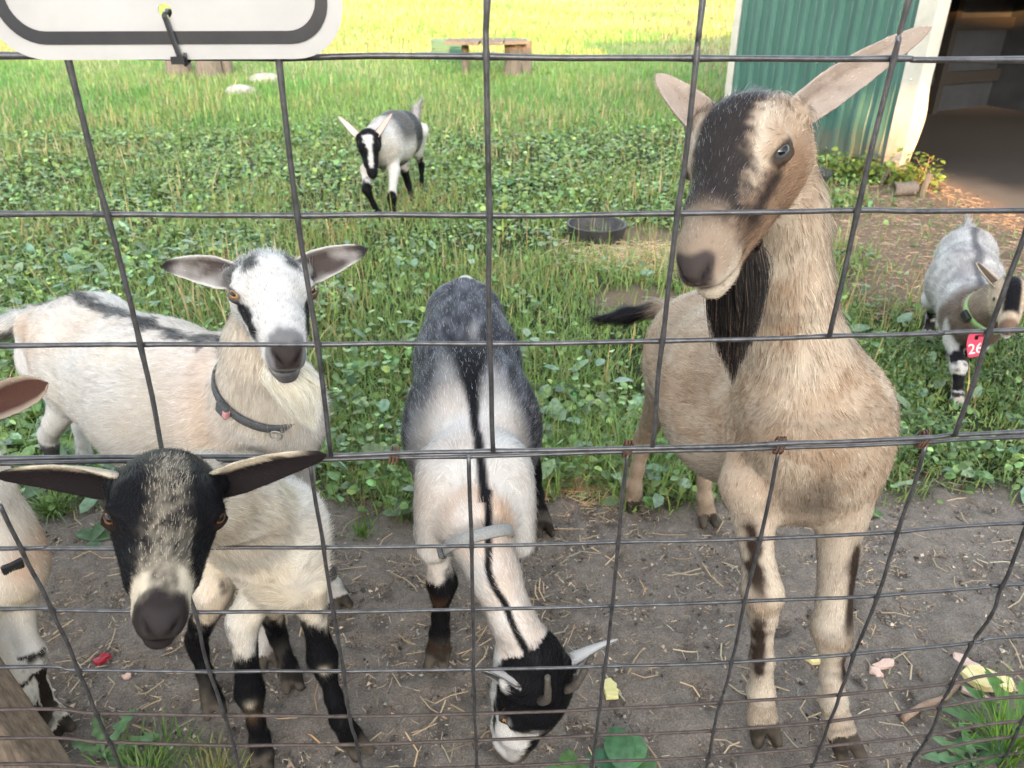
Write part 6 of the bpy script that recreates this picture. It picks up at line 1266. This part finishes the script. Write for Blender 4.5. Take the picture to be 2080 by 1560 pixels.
# ---- small grey kid with the number tag -----------------------------------------------------------
def goat_tagged():
    B = Body(); C = [W(1985, 655, 2.40), W(1972, 640, 2.48), W(1958, 575, 2.72), W(1962, 520, 2.93), W(1965, 500, 3.03)]; ax = nrm((C[0]-C[4])*[1, 1, 0]); lat = np.array([-ax[1], ax[0], 0])
    B.chain(C, [(.070, .080), (.090, .105), (.122, .125), (.100, .105), (.060, .065)], tag='body', k=.05)
    O = W(2052, 604, 2.26); hd = build_head(B, O, aim(O, 2052, 662, .14), loc_vec(O, .22, .55, .80), .80, ears=(W(1984, 534, 2.33), W(2135, 548, 2.33)), ear_n=(cam_vec(.5, -.1, .8), cam_vec(-.5, -.1, .8)), ear_w=.026)
    H = hd['H']; B.chain([H(0, -.05, -.03), W(2022, 618, 2.34), C[0]], [(.042, .048), (.050, .060), (.066, .078)], k=.05, tag='neck')
    front_leg(B, W(1945, 650, 2.46), W(1938, 690, 2.44), W(1947, 745, 2.36), W(1946, 795, 2.34), G(1941, 824), 'legFL', .80, (0, -1), ax, 1.15)
    front_leg(B, W(1995, 670, 2.44), W(1990, 695, 2.48), W(1960, 712, 2.60), W(1934, 722, 2.66), G(1928, 734), 'legFR', .80, (0, -1), ax, 1.1)
    hind_leg(B, C[4]-lat*.05, W(1893, 605, 2.80), W(1893, 640, 2.92), W(1884, 672, 2.90), G(1880, 690), 'legHL', .78, (0, -1), ax, 1.1)
    hind_leg(B, C[4]+lat*.03, W(1925, 605, 2.92), W(1918, 638, 3.02), W(1910, 660, 3.00), G(1907, 672), 'legHR', .78, (0, -1), ax, 1.1)
    B.chain([C[4]+[.0, .04, .05], W(1967, 470, 3.10), W(1966, 444, 3.12)], [.024, .020, .008], k=.03, tag='tail')
    def coat(V, tg, t, a, b, hx, NN):
        c = mixc(np.array((.34, .32, .315)), WHITE*.85, np.clip(.45+fz(V*[1, 1, 1], 30, 2)*1.5, 0, 1)); bd = tg == 'body'; sx = (V-C[2])@lat
        c = mixc(c, GREY*.6, .85*sstep(.026, .004, np.abs(sx-.012+fz(V, 20, 4)*.03))*bd*sstep(.3, .6, NN[:, 2])); q = (V-C[1])@ax
        c = mixc(c, BROWN*.55, np.clip(SOFT((tg == 'neck')*1.0, 8)*.9 + SOFT(bd*sstep(-.03, .05, q+fz(V, 14, 5)*.08), 3)*.85, 0, 1)); c = mixc(c, np.array((.45, .36, .28)), .6*(tg == 'neck')*np.exp(-((V[:, 2]-W(2022, 618, 2.34)[2]-.02)/.05)**2))
        for nm in ('legFL', 'legFR', 'legHL', 'legHR'):
            m_ = anyleg(tg, [nm]); c = mixc(c, WHITE*.95, .85*SOFT(m_, 4)); tj = t+fz(V, 45, 7)*.22; st = m_*(sstep(.22, .30, tj)*(1-sstep(.44, .50, tj)) + sstep(.56, .64, tj)*(tg == nm)*(1-sstep(.97, 1.03, tj))); c = mixc(c, BLACK*2, np.clip(st, 0, 1)*(NN[:, 1] < .3))
        hd_ = np.isin(tg, ['head', 'lid']); x, y, z = hx[:, 0], hx[:, 1], hx[:, 2]; ax_ = np.abs(x); f = mixc(np.array((.50, .38, .27)), PALE, np.clip(.3+fz(hx, 80, 3)*1.2, 0, 1)); f = mixc(f, BLACK*1.5, sstep(.034, .024, ax_)*sstep(-.05, -.03, z+.0*y)*(z > -.03)*(1-sstep(.10, .12, y))); f = mixc(f, np.array((.22, .14, .10)), sstep(.13, .15, y)); f = mixc(f, WHITE*.9, sstep(-.035, -.05, z)*sstep(.02, .06, y)); c = np.where(hd_[:, None], f, c)
        er = np.char.startswith(tg, 'ear'); c = np.where(er[:, None], mixc(PALE, np.array((.10, .075, .06)), sstep(.0, .4, b)*sstep(.95, .6, np.abs(a))), c); c = hoofs(c, tg, PALE*.8); ln, lf = std_len(tg, hx, .015, .007); lf = np.where(bd, .2, lf); ln = np.where(tg == 'tail', .035, ln); return c, ln, lf
    o, V, Q, NN, cb = finish('goat', B, hd, coat, 'small pale grey kid wearing a red number tag', .0062, 42000, dict(frizz=.25), None, (.08, .05, .03), rad=.0005, seed=61)
    e, at, axn = collar(o, lerp(W(2022, 618, 2.34), C[0], .45), W(2022, 618, 2.34)-C[0], .068, .080, (0, 0, 1), .012, .005, M['strap_green'], 'lime green collar on the small tagged kid')
    best = min(np.linspace(0, 6.28, 60), key=lambda g: np.linalg.norm(at(g)[0]-W(1966, 630, 2.33))); buckle(e, at, axn, best, .040, .030, .014, M['black_plastic'])
    bot = min((at(g)[0] for g in np.linspace(0, 6.28, 60)), key=lambda p: p[2]); tp = W(1986, 682, 2.30)
    nt_ = empty('number_tag', tuple(tp)); tag(nt_, 'red plastic tag numbered 26 hanging below the small kid\'s collar', 'number tag')
    part('cord', tube(spline([bot+[0, -.005, .01], lerp(bot, tp, .5)+[0.004, -.01, 0], tp], 5), .0022, 6), M['black_plastic'], nt_, True)
    k_ = 1/1500*2.30/(.886+.463*(780-702)/1500)
    Rt = Matrix.Translation(W(1982, 700, 2.30)) @ Matrix.Rotation(math.radians(-10), 4, 'Y') @ Matrix.Rotation(math.radians(-14), 4, 'X')
    out_ = [(-16, -22), (-13, -25), (11, -25), (16, -20), (18, 10), (14, 22), (8, 26), (-8, 26), (-14, 20), (-18, 2)]; hol = [(2+4.5*math.cos(q), 14+4.5*math.sin(q)) for q in np.linspace(0, 6.283, 13)[:-1]]
    M['tag_red'] = mat_noise('red tag plastic', (.52, .025, .07), (.60, .04, .10), scale=40, rough=.4, bump=.03, spec=.5); M['tag_white'] = mat_noise('white print', (.75, .73, .72), (.8, .78, .77), scale=40, rough=.5, bump=0)
    tpl = plate([[(x*k_, z*k_) for x, z in out_], [(x*k_, z*k_) for x, z in hol]], .0022, M['tag_red'], 'tag_plate', nt_, Rt)
    fc = bpy.data.curves.new('number', 'FONT'); fc.body = '26'; fc.size = 30*k_; fc.align_x = 'CENTER'; fc.extrude = .0004; fo = bpy.data.objects.new('number', fc); COL.objects.link(fo)
    dg = bpy.context.evaluated_depsgraph_get(); me_ = bpy.data.meshes.new_from_object(fo.evaluated_get(dg)); bpy.data.objects.remove(fo)
    me_.transform(Rt @ Matrix.Translation((-1*k_, -.0008, -18*k_)) @ Matrix.Rotation(math.pi/2, 4, 'X')); me_.materials.clear(); put('number', me_, M['tag_white'], tpl)
goat_tagged()

# ---- goat mostly hidden past the leaning post ------------------------------------------------------
def goat_edge():
    B = Body(); C = [W(-5, 1140, 1.04), W(-55, 1140, 1.10), W(-190, 1105, 1.24), W(-290, 1075, 1.38), W(-330, 1060, 1.46)]; ax = nrm((C[0]-C[4])*[1, 1, 0]); lat = np.array([-ax[1], ax[0], 0])
    B.chain(C, [(.065, .085), (.090, .110), (.105, .120), (.09, .10), (.06, .07)], tag='body', k=.05)
    O = W(-135, 885, .99); hd = build_head(B, O, aim(O, -215, 985, .165), loc_vec(O, -.3, .6, .7), .92, ears=(W(-330, 830, 1.05), W(96, 778, 1.02)), ear_n=(cam_vec(.1, -.1, .95), cam_vec(-.1, -.25, .95)), ear_w=.031, blunt=True)
    hd_b0 = [e for e in hd['ears']][1]['b0']; H = hd['H']; B.chain([H(0, -.05, -.03), W(-60, 990, 1.03), W(-25, 1080, 1.04), C[0]], [(.045, .052), (.050, .058), (.056, .068), (.065, .080)], up=ax, k=.05, tag='neck')
    fa = [W(10, 1180, 1.04), W(28, 1225, 1.03), W(62, 1335, 1.005), W(92, 1435, .995), G(122, 1482)]; fb = [W(-45, 1220, 1.0), W(-35, 1310, .985), W(38, 1412, .955), W(78, 1470, .965), G(92, 1500)]
    front_leg(B, *fa, 'legFL', .85, (.7, -.6), ax, 1.1); front_leg(B, *fb, 'legFR', .85, (.7, -.6), ax, 1.15)
    hind_leg(B, C[4]+lat*.04, W(-240, 1150, 1.30), W(-260, 1210, 1.38), W(-235, 1280, 1.34), G(-230, 1310), 'legHL', .8, (.6, -.6), ax, 1.1); hind_leg(B, C[4]-lat*.04, W(-310, 1170, 1.22), W(-330, 1240, 1.28), W(-310, 1320, 1.24), G(-305, 1350), 'legHR', .8, (.6, -.6), ax, 1.1)
    B.chain([C[4]+[-.03, .03, .04], C[4]+[-.07, .06, .05], C[4]+[-.10, .08, .03]], [.02, .015, .006], k=.02, tag='tail')
    def coat(V, tg, t, a, b, hx, NN):
        c = mixc(CREAM, WHITE, np.clip(.45+fz(V, 14, 2)*1.2, 0, 1)); c = mixc(c, PEACH, .8*np.exp(-(((V[:, 0]-W(50, 1150, 1.0)[0])/.02)**2+((V[:, 2]-W(50, 1150, 1.0)[2])/.05)**2)))
        for nm in ('legFL', 'legFR'):
            m_ = anyleg(tg, [nm]); tt_ = np.where(tg == nm, t, 1.2)+fz(V, 60, 4)*.08; st = m_*np.clip(sstep(.34, .38, tt_)*(1-sstep(.47, .51, tt_)) + sstep(.60, .64, tt_)*(1-sstep(.98, 1.05, tt_)), 0, 1)*(NN@nrm([.5, -.8, .1]) > .25); c = mixc(c, np.array((.03, .022, .018)), st)
        hd_ = np.isin(tg, ['head', 'lid']); c = np.where(hd_[:, None], mixc(WHITE, BROWN, sstep(.03, .015, np.abs(hx[:, 0]))), c); er = np.char.startswith(tg, 'ear'); c = np.where(er[:, None], mixc(np.array((.40, .33, .26)), np.array((.09, .045, .035)), np.clip(sstep(.0, .4, b)*sstep(.9, .6, np.abs(a))*1.1, 0, 1)), c)
        c = hoofs(c, tg, HOOF*.7); ln, lf = std_len(tg, hx, .016, .008); return c, ln, lf
    o, V, Q, NN, cb = finish('goat', B, hd, coat, 'cream goat with black leg patches standing past the leaning post', .0048, 45000, {}, None, (.2, .12, .05), seed=71)
    e, at, axn = collar(o, W(-20, 1092, 1.04), W(-40, 1030, 1.03)-W(-8, 1130, 1.05), .062, .074, ax, .010, .005, M['strap_red'], 'dark red collar with black buckle beside the leaning post')
    best = min(np.linspace(0, 6.28, 60), key=lambda g: np.linalg.norm(at(g)[0]-W(14, 1110, .99))); buckle(e, at, axn, best, .034, .024, .012, M['black_plastic'])
goat_edge()
